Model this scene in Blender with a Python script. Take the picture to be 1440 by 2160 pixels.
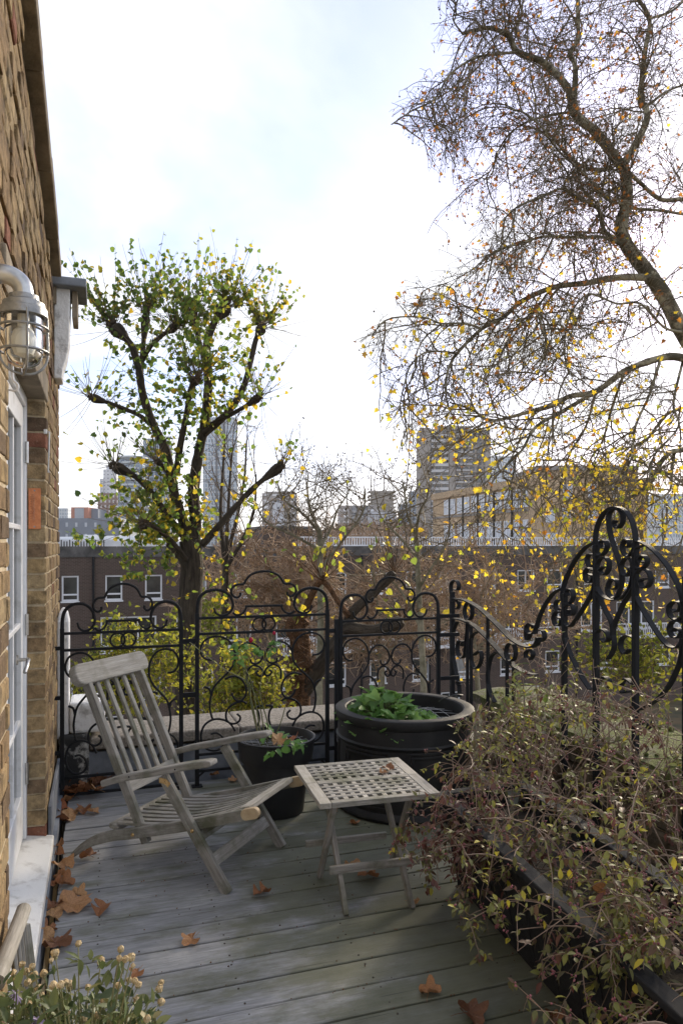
import bpy, math, random
import numpy as np
from mathutils import Vector, Matrix, noise as mnoise
random.seed(7); rng = np.random.default_rng(7)
R_ = math.radians
sc = bpy.context.scene
for o in list(bpy.data.objects): bpy.data.objects.remove(o)

# ------------------------------------------------------------------ camera
# deck level is z = 0, the house wall runs along +Y, the fence and the boards along +X
FPX, EYE, HY = 1531.0, Vector((0.26, 0.0, 1.5)), 1147.0
YAW = math.atan2(512, 1531)
FW = Vector((math.sin(YAW), math.cos(YAW), 0)); RT = Vector((math.cos(YAW), -math.sin(YAW), 0)); UP = Vector((0, 0, 1))
cam = bpy.data.cameras.new('camera'); camo = bpy.data.objects.new('camera', cam); sc.collection.objects.link(camo)
cam.sensor_fit = 'HORIZONTAL'; cam.sensor_width = 24.0; cam.lens = 24.0 * FPX / 1440
cam.shift_y = (HY - 1080) / 1440; cam.clip_start = 0.05; cam.clip_end = 6000
camo.location = EYE; camo.rotation_euler = (R_(90), 0, -YAW); sc.camera = camo

def ray(x, y): return FW + RT * ((x - 720) / FPX) + UP * ((HY - y) / FPX)
def at(x, y, Z): return EYE + ray(x, y) * Z                     # a point Z metres deep
def on(x, y, axis, val):                                        # on the plane axis = val
    d = ray(x, y); return EYE + d * ((val - EYE[axis]) / d[axis])
def px(p):
    r = Vector(p) - EYE; Z = r.dot(FW)
    return 720 + FPX * r.dot(RT) / Z, HY - FPX * r.dot(UP) / Z, Z

# ------------------------------------------------------------------ light
SUN_AZ, SUN_EL = R_(47), R_(22)
w = bpy.data.worlds.new('World'); sc.world = w; w.use_nodes = True
nt = w.node_tree; nt.nodes.clear()
def N(nt, t, **k):
    n = nt.nodes.new(t)
    for a, b in k.items():
        if a == 'inp':
            for i, v in b.items(): n.inputs[i].default_value = v
        else: setattr(n, a, b)
    return n
sky = N(nt, 'ShaderNodeTexSky', sky_type='NISHITA', sun_disc=False, sun_elevation=SUN_EL, sun_rotation=SUN_AZ, air_density=1.0, dust_density=0.7, ozone_density=5.0)
tc = N(nt, 'ShaderNodeTexCoord')
sepd = N(nt, 'ShaderNodeSeparateXYZ'); nt.links.new(tc.outputs['Generated'], sepd.inputs[0])
# flat cloud deck: the view direction projected on a high plane
mz = N(nt, 'ShaderNodeMath', operation='MAXIMUM', inp={1: 0.0}); nt.links.new(sepd.outputs[2], mz.inputs[0])
mz2 = N(nt, 'ShaderNodeMath', operation='ADD', inp={1: 0.12}); nt.links.new(mz.outputs[0], mz2.inputs[0])
pv = N(nt, 'ShaderNodeVectorMath', operation='DIVIDE'); nt.links.new(tc.outputs['Generated'], pv.inputs[0])
cmb = N(nt, 'ShaderNodeCombineXYZ'); [nt.links.new(mz2.outputs[0], cmb.inputs[i]) for i in range(3)]
nt.links.new(cmb.outputs[0], pv.inputs[1])
n1 = N(nt, 'ShaderNodeTexNoise', inp={'Scale': 1.15, 'Detail': 7.0, 'Roughness': 0.55, 'Distortion': 0.35}); cmap = N(nt, 'ShaderNodeMapping', inp={'Location': (11.2, 4.4, 0.0)}); nt.links.new(pv.outputs[0], cmap.inputs[0]); nt.links.new(cmap.outputs[0], n1.inputs['Vector'])
rp = N(nt, 'ShaderNodeValToRGB'); nt.links.new(n1.outputs[0], rp.inputs[0])
rp.color_ramp.elements[0].position = 0.37; rp.color_ramp.elements[0].color = (0.30, 0.30, 0.30, 1)
rp.color_ramp.elements[1].position = 0.62; rp.color_ramp.elements[1].color = (0.97, 0.97, 0.97, 1)
mixc = N(nt, 'ShaderNodeMix', data_type='RGBA'); 
hz1 = N(nt, 'ShaderNodeMapRange', inp={1: 0.02, 2: 0.24, 3: 0.85, 4: 0.0}); nt.links.new(sepd.outputs[2], hz1.inputs[0])      # the cloud sheet closes up toward the horizon
hz2 = N(nt, 'ShaderNodeMath', operation='MAXIMUM'); nt.links.new(rp.outputs[0], hz2.inputs[0]); nt.links.new(hz1.outputs[0], hz2.inputs[1]); nt.links.new(hz2.outputs[0], mixc.inputs[0])

tint = N(nt, 'ShaderNodeMix', data_type='RGBA', blend_type='MULTIPLY'); tint.inputs[0].default_value = 1.0; tint.inputs[7].default_value = (1.10, 0.90, 0.95, 1); nt.links.new(sky.outputs[0], tint.inputs[6]); nt.links.new(tint.outputs[2], mixc.inputs[6]); mixc.inputs[7].default_value = (4.35, 4.42, 4.52, 1)
bg = N(nt, 'ShaderNodeBackground', inp={'Strength': 0.11}); nt.links.new(mixc.outputs[2], bg.inputs[0])
wo = N(nt, 'ShaderNodeOutputWorld'); nt.links.new(bg.outputs[0], wo.inputs[0])
sl = bpy.data.lights.new('sun', 'SUN'); sl.energy = 3.8; sl.angle = R_(10.0); sl.color = (1.0, 0.86, 0.66)
so = bpy.data.objects.new('sun', sl); sc.collection.objects.link(so)
SUN = Vector((math.sin(SUN_AZ) * math.cos(SUN_EL), math.cos(SUN_AZ) * math.cos(SUN_EL), math.sin(SUN_EL)))
so.rotation_euler = SUN.to_track_quat('Z', 'Y').to_euler(); so.location = (6, 6, 8)
sc.view_settings.view_transform = 'Standard'; sc.view_settings.look = 'None'
sc.view_settings.exposure = 1.4; sc.view_settings.gamma = 1.0; sc.view_settings.use_curve_mapping = False
sc.render.engine = 'CYCLES'; sc.cycles.use_denoising = True; sc.cycles.max_bounces = 6
sc.cycles.transparent_max_bounces = 8; sc.cycles.volume_bounces = 0; sc.cycles.sample_clamp_indirect = 6

# ------------------------------------------------------------------ helpers: objects
COL = sc.collection; WLOC = {}
def thing(name, label, cat, loc=(0, 0, 0), group=None):
    o = bpy.data.objects.new(name, None); COL.objects.link(o); o.location = loc; o.empty_display_size = 0.05
    WLOC[o] = Vector(loc); return tag(o, label, cat, group)
def tag(o, label, cat, group=None):
    o['label'] = label; o['category'] = cat
    if group: o['group'] = group
    return o
def kind(o, k): o['kind'] = k; return o
def adopt(o, p):
    if p is not None:
        o.parent = p; o.matrix_parent_inverse = Matrix.Translation(-WLOC.get(p, Vector((0, 0, 0))))
    return o
def link(name, me, parent=None, loc=None, rot=None, scale=None):
    o = bpy.data.objects.new(name, me); COL.objects.link(o); adopt(o, parent)
    if loc is not None: o.location = loc
    if rot is not None: o.rotation_euler = rot
    if scale is not None: o.scale = scale
    return o
def mesh(name, v, f, mat, smooth=False, g=None, rnd=None):
    me = bpy.data.meshes.new(name)
    if isinstance(v, np.ndarray) and isinstance(f, np.ndarray):     # quick path: equal sized faces
        n, k = f.shape
        me.vertices.add(len(v)); me.vertices.foreach_set('co', v.astype(np.float32).ravel())
        me.loops.add(n * k); me.loops.foreach_set('vertex_index', f.astype(np.int32).ravel())
        me.polygons.add(n); me.polygons.foreach_set('loop_start', np.arange(0, n * k, k, dtype=np.int32))
        me.update(calc_edges=True)
    else:
        me.from_pydata([tuple(q) for q in v], [], f)
    if mat: me.materials.append(mat)
    if smooth: me.polygons.foreach_set('use_smooth', [True] * len(me.polygons))
    if g is not None:
        at_ = me.attributes.new('gc', 'FLOAT_VECTOR', 'POINT'); at_.data.foreach_set('vector', np.array(g, dtype=np.float32).ravel())
    if rnd is not None:
        at_ = me.attributes.new('rnd', 'FLOAT', 'POINT'); at_.data.foreach_set('value', np.array(rnd, dtype=np.float32))
    me.validate(); return me

def frame_of(t, hint):
    t = t.normalized(); s = t.cross(hint)
    if s.length < 1e-5: s = t.cross(Vector((1, 0.3, 0.1)))
    s.normalize(); return s, s.cross(t).normalized()

class MB:
    def __init__(s): s.v, s.f, s.g, s.r = [], [], [], []
    def add(s, vs, fs, gs=None, r=0.0):
        b = len(s.v); s.v += [tuple(q) for q in vs]; s.f += [tuple(i + b for i in q) for q in fs]
        s.g += [tuple(q) for q in (gs or vs)]; s.r += [r] * len(vs); return s
    def sweep(s, pts, w, h, up=(0, 0, 1), cap=True, wl=None, hl=None, r=0.0):
        """rectangular section along pts; w sideways, h along up"""
        pts = [Vector(p) for p in pts]; n = len(pts); vs, gs, fs = [], [], []; L = 0; off = Vector((random.random() * 9, random.random() * 9, random.random() * 9))
        for i, p in enumerate(pts):
            t = pts[min(i + 1, n - 1)] - pts[max(i - 1, 0)]
            if i: L += (p - pts[i - 1]).length
            sd, u = frame_of(t, Vector(up))
            ww = wl[i] if wl else w; hh = hl[i] if hl else h
            for a, b in ((-1, -1), (1, -1), (1, 1), (-1, 1)):
                vs.append(p + sd * (a * ww / 2) + u * (b * hh / 2)); gs.append(off + Vector((L, a * ww / 2, b * hh / 2)))
        for i in range(n - 1):
            for k in range(4): fs.append((4 * i + k, 4 * i + (k + 1) % 4, 4 * i + 4 + (k + 1) % 4, 4 * i + 4 + k))
        if cap: fs += [(3, 2, 1, 0), tuple(4 * (n - 1) + k for k in range(4))]
        return s.add(vs, fs, gs, r)
    def bar(s, a, b, w, h, up=(0, 0, 1)): return s.sweep([a, b], w, h, up)
    def box(s, lo, hi, r=0.0):
        x0, y0, z0 = lo; x1, y1, z1 = hi; vs = [(x0, y0, z0), (x1, y0, z0), (x1, y1, z0), (x0, y1, z0), (x0, y0, z1), (x1, y0, z1), (x1, y1, z1), (x0, y1, z1)]
        return s.add(vs, [(0, 3, 2, 1), (4, 5, 6, 7), (0, 1, 5, 4), (1, 2, 6, 5), (2, 3, 7, 6), (3, 0, 4, 7)], None, r)
    def tube(s, pts, rad, n=8, cap=True, r=0.0):
        pts = [Vector(p) for p in pts]; m = len(pts); rad = list(rad) if hasattr(rad, '__len__') else [rad] * m
        hint = Vector((0.13, 0.21, 0.97)); vs, gs, fs = [], [], []; L = 0; prev = None
        for i, p in enumerate(pts):
            t = pts[min(i + 1, m - 1)] - pts[max(i - 1, 0)]
            if t.length < 1e-9: t = Vector((0, 0, 1))
            t.normalize()
            if prev is None: sd, u = frame_of(t, hint)
            else:
                u = prev - t * prev.dot(t)
                u = u.normalized() if u.length > 1e-5 else frame_of(t, hint)[1]; sd = t.cross(u)
            prev = u
            if i: L += (p - pts[i - 1]).length
            for k in range(n):
                a = 2 * math.pi * k / n; vs.append(p + (sd * math.cos(a) + u * math.sin(a)) * rad[i]); gs.append((L, math.cos(a) * rad[i], math.sin(a) * rad[i]))
        for i in range(m - 1):
            for k in range(n): fs.append((n * i + k, n * i + (k + 1) % n, n * i + n + (k + 1) % n, n * i + n + k))
        if cap: fs += [tuple(range(n - 1, -1, -1)), tuple(n * (m - 1) + k for k in range(n))]
        return s.add(vs, fs, gs, r)
    def lathe(s, prof, c=(0, 0, 0), n=48, closed=False):
        vs, fs = [], []; m = len(prof)
        for rr, z in prof:
            for k in range(n):
                a = 2 * math.pi * k / n; vs.append((c[0] + rr * math.cos(a), c[1] + rr * math.sin(a), c[2] + z))
        for i in range(m - 1):
            for k in range(n): fs.append((n * i + k, n * i + (k + 1) % n, n * i + n + (k + 1) % n, n * i + n + k))
        if not closed:
            fs += [tuple(range(n - 1, -1, -1)), tuple(n * (m - 1) + k for k in range(n))]
        return s.add(vs, fs)
    def prism(s, poly, depth, M, r=0.0):
        """poly in local xy, from z=-depth/2 to depth/2, placed by matrix M"""
        n = len(poly); off = Vector((random.random() * 9, random.random() * 9, random.random() * 9))
        vs = [M @ Vector((x, y, z)) for z in (-depth / 2, depth / 2) for x, y in poly]
        gs = [off + Vector((x, y, z)) for z in (-depth / 2, depth / 2) for x, y in poly]
        fs = [tuple(range(n - 1, -1, -1)), tuple(range(n, 2 * n))] + [(k, (k + 1) % n, n + (k + 1) % n, n + k) for k in range(n)]
        return s.add(vs, fs, gs, r)
    def build(s, name, mat, parent=None, smooth=False, bevel=0, seg=2):
        o = link(name, mesh(name, s.v, s.f, mat, smooth, s.g, s.r), parent)
        if bevel:
            b = o.modifiers.new('bevel', 'BEVEL'); b.width = bevel; b.segments = seg; b.limit_method = 'ANGLE'; b.angle_limit = R_(35)
        if smooth:
            try: o.data.set_sharp_from_angle(angle=R_(40))
            except Exception: pass
        return o

def spline(pts, k=5):
    """Catmull-Rom through the points"""
    P = [Vector(p) for p in pts]; out = []
    for i in range(len(P) - 1):
        a, b, c, d = P[max(i - 1, 0)], P[i], P[i + 1], P[min(i + 2, len(P) - 1)]
        for j in range(k):
            t = j / k; out.append(0.5 * ((2 * b) + (c - a) * t + (2 * a - 5 * b + 4 * c - d) * t * t + (3 * b - a - 3 * c + d) * t ** 3))
    out.append(P[-1]); return out

# ------------------------------------------------------------------ helpers: materials
def newmat(name):
    m = bpy.data.materials.new(name); m.use_nodes = True; t = m.node_tree; t.nodes.clear()
    out = N(t, 'ShaderNodeOutputMaterial'); p = N(t, 'ShaderNodeBsdfPrincipled'); t.links.new(p.outputs[0], out.inputs[0])
    return m, t, p, out
def coords(t, kind_, stretch=(1, 1, 1)):
    if kind_ == 'gc': c = N(t, 'ShaderNodeAttribute', attribute_name='gc').outputs['Vector']
    elif kind_ == 'World': c = N(t, 'ShaderNodeNewGeometry').outputs['Position']
    else: c = N(t, 'ShaderNodeTexCoord').outputs['Object']
    mp = N(t, 'ShaderNodeMapping', inp={'Scale': stretch}); t.links.new(c, mp.inputs[0]); return mp.outputs[0]
def noise(t, vec, scale, detail=5, rough=0.6, dist=0):
    n = N(t, 'ShaderNodeTexNoise', inp={'Scale': scale, 'Detail': detail, 'Roughness': rough, 'Distortion': dist}); t.links.new(vec, n.inputs['Vector']); return n.outputs[0]
def ramp(t, fac, stops, interp='LINEAR'):
    r = N(t, 'ShaderNodeValToRGB'); cr = r.color_ramp; cr.interpolation = interp
    while len(cr.elements) < len(stops): cr.elements.new(0.5)
    for e, (p, c) in zip(cr.elements, stops):
        e.position = p; e.color = (c, c, c, 1) if not hasattr(c, '__len__') else (*c, 1)
    t.links.new(fac, r.inputs[0]); return r.outputs[0]
def mix(t, fac, a, b, mode='MIX'):
    m = N(t, 'ShaderNodeMix', data_type='RGBA', blend_type=mode)
    for s, i in ((fac, 0), (a, 6), (b, 7)):
        if hasattr(s, 'links'): t.links.new(s, m.inputs[i])
        elif i == 0: m.inputs[0].default_value = s
        else: m.inputs[i].default_value = (*s, 1)
    return m.outputs[2]
def math_(t, op, a, b=None):
    m = N(t, 'ShaderNodeMath', operation=op)
    for i, s in enumerate((a, b)):
        if s is None: continue
        if hasattr(s, 'links'): t.links.new(s, m.inputs[i])
        else: m.inputs[i].default_value = s
    return m.outputs[0]
def bump(t, p, h, strength, dist=0.01):
    b = N(t, 'ShaderNodeBump', inp={'Strength': strength, 'Distance': dist}); t.links.new(h, b.inputs['Height']); t.links.new(b.outputs[0], p.inputs['Normal'])
def rndval(t):
    """one number per loose piece and per object"""
    a = N(t, 'ShaderNodeAttribute', attribute_name='rnd').outputs['Fac']; o = N(t, 'ShaderNodeObjectInfo').outputs['Random']
    return math_(t, 'FRACT', math_(t, 'ADD', a, o))
def pm(name, c1, c2, scale=8, rough=0.6, bmp=0.2, bscale=40, co='Object', stretch=(1, 1, 1), metal=0, spec=0.5, lo=0.35, hi=0.65, bd=0.01, r2=None):
    m, t, p, _ = newmat(name); v = coords(t, co, stretch)
    n = noise(t, v, scale, 6, 0.62); t.links.new(ramp(t, n, [(lo, c1), (hi, c2)]), p.inputs['Base Color'])
    p.inputs['Roughness'].default_value = rough; p.inputs['Metallic'].default_value = metal; p.inputs['Specular IOR Level'].default_value = spec
    if r2 is not None: t.links.new(ramp(t, n, [(lo, rough), (hi, r2)]), p.inputs['Roughness'])
    if bmp: bump(t, p, noise(t, v, bscale, 4, 0.6), bmp, bd)
    return m
def leafmat(name, stops, trans=0.45, rough=0.5, vein=False):
    m, t, p, out = newmat(name); c = ramp(t, N(t, 'ShaderNodeAttribute', attribute_name='rnd').outputs['Fac'], stops)
    v = coords(t, 'Object'); n = noise(t, v, 30, 3); c = mix(t, 0.5, c, mix(t, 1.0, c, ramp(t, n, [(0.3, 0.55), (0.7, 1.0)]), 'MULTIPLY'))
    t.links.new(c, p.inputs['Base Color']); p.inputs['Roughness'].default_value = rough; p.inputs['Specular IOR Level'].default_value = 0.35
    tr = N(t, 'ShaderNodeBsdfTranslucent'); t.links.new(c, tr.inputs[0]); mx = N(t, 'ShaderNodeMixShader', inp={0: trans})
    t.links.new(p.outputs[0], mx.inputs[1]); t.links.new(tr.outputs[0], mx.inputs[2]); t.links.new(mx.outputs[0], out.inputs[0]); return m

MT = {}
# stock brick: one colour per brick, soot and pale bloom over it
m, t, p, _ = newmat('stock_brick'); v = coords(t, 'World'); r = rndval(t)
c = ramp(t, r, [(0.0, (0.42, 0.295, 0.155)), (0.2, (0.32, 0.215, 0.115)), (0.36, (0.46, 0.34, 0.19)), (0.54, (0.24, 0.165, 0.10)), (0.66, (0.37, 0.255, 0.135)), (0.80, (0.15, 0.10, 0.065)), (0.87, (0.29, 0.125, 0.08)), (0.92, (0.46, 0.325, 0.165))], 'CONSTANT')
c = mix(t, 1.0, c, ramp(t, noise(t, v, 26, 6, 0.7), [(0.3, 0.45), (0.62, 1.08)]), 'MULTIPLY')
c = mix(t, ramp(t, noise(t, v, 7, 5, 0.7), [(0.48, 0.0), (0.7, 0.8)]), c, (0.06, 0.045, 0.032))
c = mix(t, ramp(t, noise(t, v, 55, 4, 0.7), [(0.6, 0.0), (0.75, 0.6)]), c, (0.5, 0.42, 0.3))
t.links.new(c, p.inputs['Base Color']); p.inputs['Roughness'].default_value = 0.9; p.inputs['Specular IOR Level'].default_value = 0.2
bump(t, p, noise(t, v, 60, 6, 0.75), 0.9, 0.012); MT['brick'] = m
MT['mortar_dark'] = pm('eroded_joint', (0.05, 0.038, 0.025), (0.20, 0.15, 0.09), 30, 0.95, 0.8, 120, 'World', spec=0.1)
MT['mortar'] = pm('lime_mortar', (0.42, 0.34, 0.22), (0.62, 0.52, 0.37), 20, 0.95, 0.6, 120, 'World', spec=0.1)
# weathered teak, grain along each piece
def woodmat(name, a, b, dark, green, gamt, bl=0.25):
    m, t, p, _ = newmat(name); v = coords(t, 'gc', (2.2, 30, 30)); w_ = coords(t, 'World')
    g = noise(t, v, 2.4, 8, 0.65, 0.6); c = ramp(t, g, [(0.18, dark), (0.42, a), (0.75, b)])
    fine = noise(t, coords(t, 'gc', (9, 140, 140)), 1.6, 4, 0.6); c = mix(t, 1.0, c, ramp(t, fine, [(0.3, 0.8), (0.6, 1.05)]), 'MULTIPLY')
    c = mix(t, ramp(t, noise(t, w_, 6, 5, 0.65), [(0.46, 0.0), (0.68, gamt)]), c, green)
    rv = rndval(t); c = mix(t, 1.0, c, ramp(t, rv, [(0, 0.82), (1, 1.12)]), 'MULTIPLY')
    t.links.new(c, p.inputs['Base Color']); p.inputs['Roughness'].default_value = 0.78; p.inputs['Specular IOR Level'].default_value = 0.3
    bump(t, p, fine, 0.35, 0.004); return m
MT['teak'] = woodmat('silvered_teak', (0.235, 0.22, 0.195), (0.36, 0.345, 0.32), (0.065, 0.057, 0.045), (0.085, 0.088, 0.05), 0.9)
MT['teak_pale'] = woodmat('bleached_teak', (0.33, 0.305, 0.265), (0.47, 0.445, 0.40), (0.14, 0.125, 0.10), (0.16, 0.15, 0.10), 0.7)
MT['teak_fresh'] = pm('worn_teak_end', (0.33, 0.235, 0.13), (0.44, 0.34, 0.21), 20, 0.65, 0.2, 60)
# decking: blue grey boards with green algae toward the planter side
m, t, p, _ = newmat('deck_board'); v = coords(t, 'gc', (1.4, 16, 16)); wv = coords(t, 'World')
g = noise(t, v, 2.6, 8, 0.62, 0.5); c = ramp(t, g, [(0.25, (0.175, 0.18, 0.185)), (0.5, (0.25, 0.256, 0.263)), (0.75, (0.33, 0.336, 0.342))])
fine = noise(t, coords(t, 'gc', (9, 90, 90)), 1.5, 4); c = mix(t, 1.0, c, ramp(t, fine, [(0.3, 0.74), (0.62, 1.06)]), 'MULTIPLY')
blot = noise(t, wv, 3.2, 6, 0.65); c = mix(t, ramp(t, blot, [(0.53, 0.0), (0.7, 0.32)]), c, (0.52, 0.51, 0.49))
sp = N(t, 'ShaderNodeSeparateXYZ'); t.links.new(wv, sp.inputs[0])
ax = N(t, 'ShaderNodeMapRange', inp={1: 0.3, 2: 1.5, 3: -0.08, 4: 0.22}); t.links.new(sp.outputs[0], ax.inputs[0])
alg = math_(t, 'ADD', noise(t, coords(t, 'World', (1, 2.2, 1)), 2.1, 7, 0.66), ax.outputs[0])
c = mix(t, ramp(t, alg, [(0.46, 0.0), (0.6, 0.74), (0.8, 0.92)]), c, mix(t, noise(t, wv, 9, 4), (0.055, 0.06, 0.028), (0.15, 0.155, 0.095)))
c = mix(t, 1.0, c, ramp(t, N(t, 'ShaderNodeObjectInfo').outputs['Random'], [(0, 0.84), (1, 1.1)]), 'MULTIPLY')
c = mix(t, ramp(t, noise(t, wv, 70, 2), [(0.70, 0.0), (0.76, 0.7)]), c, (0.06, 0.055, 0.045))
crk = noise(t, coords(t, 'gc', (1.2, 60, 60)), 2.2, 3, 0.5); c = mix(t, ramp(t, crk, [(0.28, 0.75), (0.33, 0.0)]), c, (0.05, 0.048, 0.042))
t.links.new(c, p.inputs['Base Color']); t.links.new(ramp(t, alg, [(0.4, 0.55), (0.7, 0.75)]), p.inputs['Roughness']); p.inputs['Specular IOR Level'].default_value = 0.4
bump(t, p, fine, 0.3, 0.003); MT['deck'] = m
MT['iron'] = pm('black_painted_iron', (0.008, 0.0085, 0.010), (0.014, 0.015, 0.018), 30, 0.62, 0.3, 140, 'World', spec=0.22, bd=0.004, r2=0.8)
MT['brass'] = pm('dull_brass', (0.35, 0.22, 0.09), (0.55, 0.38, 0.18), 60, 0.4, 0.1, 80, metal=1.0)
MT['white'] = pm('white_gloss_paint', (0.58, 0.57, 0.54), (0.80, 0.80, 0.80), 9, 0.4, 0.12, 70, 'World', lo=0.28, hi=0.44)
MT['white_rough'] = pm('flaking_white_masonry_paint', (0.34, 0.33, 0.31), (0.8, 0.8, 0.79), 9, 0.85, 0.8, 30, 'World', lo=0.3, hi=0.46)
MT['peeling'] = pm('peeling_paint_on_black_render', (0.03, 0.03, 0.03), (0.55, 0.54, 0.5), 7, 0.9, 0.9, 22, 'World', lo=0.5, hi=0.6)
MT['sill'] = pm('painted_sill', (0.44, 0.42, 0.38), (0.74, 0.73, 0.70), 9, 0.6, 0.2, 60, 'World', lo=0.3, hi=0.48)
MT['lead'] = pm('weathered_lead', (0.10, 0.115, 0.14), (0.22, 0.24, 0.27), 6, 0.55, 0.3, 25, 'World')
MT['stone'] = pm('weathered_stone', (0.15, 0.12, 0.085), (0.32, 0.265, 0.19), 7, 0.9, 0.5, 60, 'World')
MT['concrete'] = pm('pebbly_concrete_coping', (0.17, 0.15, 0.125), (0.40, 0.36, 0.31), 60, 0.95, 0.8, 150, 'World', spec=0.15)
MT['galv'] = pm('galvanised_steel', (0.36, 0.37, 0.38), (0.55, 0.56, 0.57), 25, 0.34, 0.08, 80, metal=0.9)
MT['galv_dark'] = pm('cast_alloy', (0.22, 0.225, 0.23), (0.36, 0.365, 0.37), 30, 0.45, 0.25, 120, metal=0.8)
MT['copper'] = pm('copper_plate', (0.50, 0.17, 0.07), (0.66, 0.27, 0.12), 40, 0.4, 0.1, 60, metal=0.6)
MT['steel'] = pm('brushed_steel', (0.45, 0.44, 0.42), (0.6, 0.59, 0.57), 30, 0.3, 0.05, 50, metal=1.0)
MT['plastic'] = pm('black_plastic', (0.014, 0.014, 0.016), (0.05, 0.047, 0.042), 5, 0.5, 0.05, 60, lo=0.5, hi=0.8, r2=0.8)
MT['drum'] = pm('black_resin_planter', (0.013, 0.013, 0.0135), (0.042, 0.041, 0.038), 4, 0.6, 0.12, 120, lo=0.48, hi=0.78, r2=0.85, spec=0.35)
MT['trough'] = pm('black_stained_timber', (0.010, 0.010, 0.012), (0.022, 0.023, 0.026), 5, 0.75, 0.25, 60, 'gc', (1, 10, 10), spec=0.2)
MT['soil'] = pm('dark_soil', (0.012, 0.009, 0.006), (0.045, 0.033, 0.022), 40, 0.95, 1.0, 80)
MT['wire'] = pm('galvanised_wire', (0.35, 0.35, 0.34), (0.5, 0.5, 0.49), 30, 0.4, 0, 1, metal=0.8)
MT['grey_planter'] = pm('pale_grey_planter', (0.36, 0.37, 0.37), (0.46, 0.46, 0.46), 8, 0.7, 0.2, 70)
m, t, p, out = newmat('clear_glass'); t.nodes.remove(p)
gl = N(t, 'ShaderNodeBsdfGlossy', inp={'Roughness': 0.03}); tp = N(t, 'ShaderNodeBsdfTransparent', inp={0: (0.93, 0.95, 0.95, 1)}); fr = N(t, 'ShaderNodeFresnel', inp={0: 1.5}); mx = N(t, 'ShaderNodeMixShader')
t.links.new(fr.outputs[0], mx.inputs[0]); t.links.new(tp.outputs[0], mx.inputs[1]); t.links.new(gl.outputs[0], mx.inputs[2]); t.links.new(mx.outputs[0], out.inputs[0]); MT['glass'] = m
m, t, p, out = newmat('frosted_bulb'); p.inputs['Base Color'].default_value = (0.8, 0.76, 0.68, 1); p.inputs['Roughness'].default_value = 0.5; p.inputs['Transmission Weight'].default_value = 0.2; MT['bulb'] = m
m, t, p, out = newmat('window_glass'); v = coords(t, 'World'); t.links.new(ramp(t, noise(t, v, 0.7, 4), [(0.35, (0.012, 0.014, 0.016)), (0.7, (0.07, 0.075, 0.07))]), p.inputs['Base Color']); p.inputs['Roughness'].default_value = 0.06; MT['pane'] = m
MT['upvc'] = pm('white_window_frame', (0.62, 0.63, 0.66), (0.72, 0.73, 0.75), 2, 0.45, 0, 1)
MT['bark_lime'] = pm('lime_bark', (0.028, 0.022, 0.016), (0.085, 0.068, 0.05), 3, 0.9, 1.0, 14, 'gc', (1, 5, 5), bd=0.06, spec=0.2)
MT['bark_plane'] = pm('plane_bark', (0.085, 0.075, 0.048), (0.32, 0.29, 0.20), 3.0, 0.85, 0.5, 9, 'World', lo=0.47, hi=0.56, bd=0.03, spec=0.2)
MT['twig_plane'] = pm('plane_twig', (0.085, 0.068, 0.042), (0.215, 0.175, 0.115), 4, 0.8, 0, 1, 'World', spec=0.25)
MT['twig_dark'] = pm('lime_twig', (0.06, 0.042, 0.025), (0.13, 0.085, 0.05), 4, 0.7, 0, 1, 'World', spec=0.3)
MT['twig_pale'] = pm('pale_twig', (0.19, 0.13, 0.085), (0.42, 0.315, 0.22), 1.2, 0.8, 0, 1, 'World', spec=0.2)
MT['bark_pale'] = pm('pale_green_bark', (0.10, 0.095, 0.06), (0.28, 0.26, 0.19), 3, 0.85, 0.4, 12, 'World', spec=0.2)
MT['bark_ivy'] = pm('shaggy_brown_bark', (0.03, 0.018, 0.01), (0.16, 0.085, 0.045), 9, 0.95, 1.0, 25, 'World', bd=0.05, spec=0.1)
MT['berry'] = pm('dry_seed_ball', (0.035, 0.024, 0.018), (0.075, 0.05, 0.035), 5, 0.9, 0, 1)
MT['leaf_lime'] = leafmat('lime_leaf', [(0.0, (0.06, 0.11, 0.03)), (0.35, (0.10, 0.17, 0.035)), (0.65, (0.18, 0.26, 0.045)), (0.82, (0.40, 0.38, 0.04)), (1.0, (0.62, 0.42, 0.03))], 0.6)
MT['leaf_plane'] = leafmat('plane_leaf', [(0.0, (0.20, 0.085, 0.03)), (0.25, (0.36, 0.14, 0.035)), (0.40, (0.62, 0.28, 0.03)), (0.52, (0.80, 0.55, 0.04)), (0.88, (0.84, 0.68, 0.06)), (1.0, (0.46, 0.50, 0.05))], 0.68)
MT['leaf_bush'] = leafmat('hedge_leaf', [(0.0, (0.09, 0.11, 0.02)), (0.4, (0.22, 0.25, 0.035)), (0.75, (0.42, 0.41, 0.05)), (1.0, (0.58, 0.46, 0.04))], 0.6)
MT['leaf_shrub'] = leafmat('coralberry_leaf', [(0.0, (0.13, 0.05, 0.04)), (0.18, (0.17, 0.09, 0.06)), (0.32, (0.10, 0.085, 0.04)), (0.5, (0.20, 0.20, 0.065)), (0.68, (0.25, 0.26, 0.075)), (0.85, (0.36, 0.35, 0.07)), (1.0, (0.58, 0.48, 0.05))], 0.35)
MT['leaf_green'] = leafmat('fresh_green_leaf', [(0.0, (0.08, 0.17, 0.04)), (0.5, (0.14, 0.29, 0.07)), (1.0, (0.26, 0.42, 0.11))], 0.35)
MT['leaf_aster'] = leafmat('aster_leaf', [(0.0, (0.05, 0.075, 0.03)), (0.5, (0.095, 0.13, 0.05)), (0.85, (0.18, 0.21, 0.08)), (1.0, (0.28, 0.24, 0.11))], 0.3)
MT['stem'] = pm('brown_stem', (0.11, 0.07, 0.048), (0.30, 0.21, 0.15), 6, 0.7, 0, 1, 'World')
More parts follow.
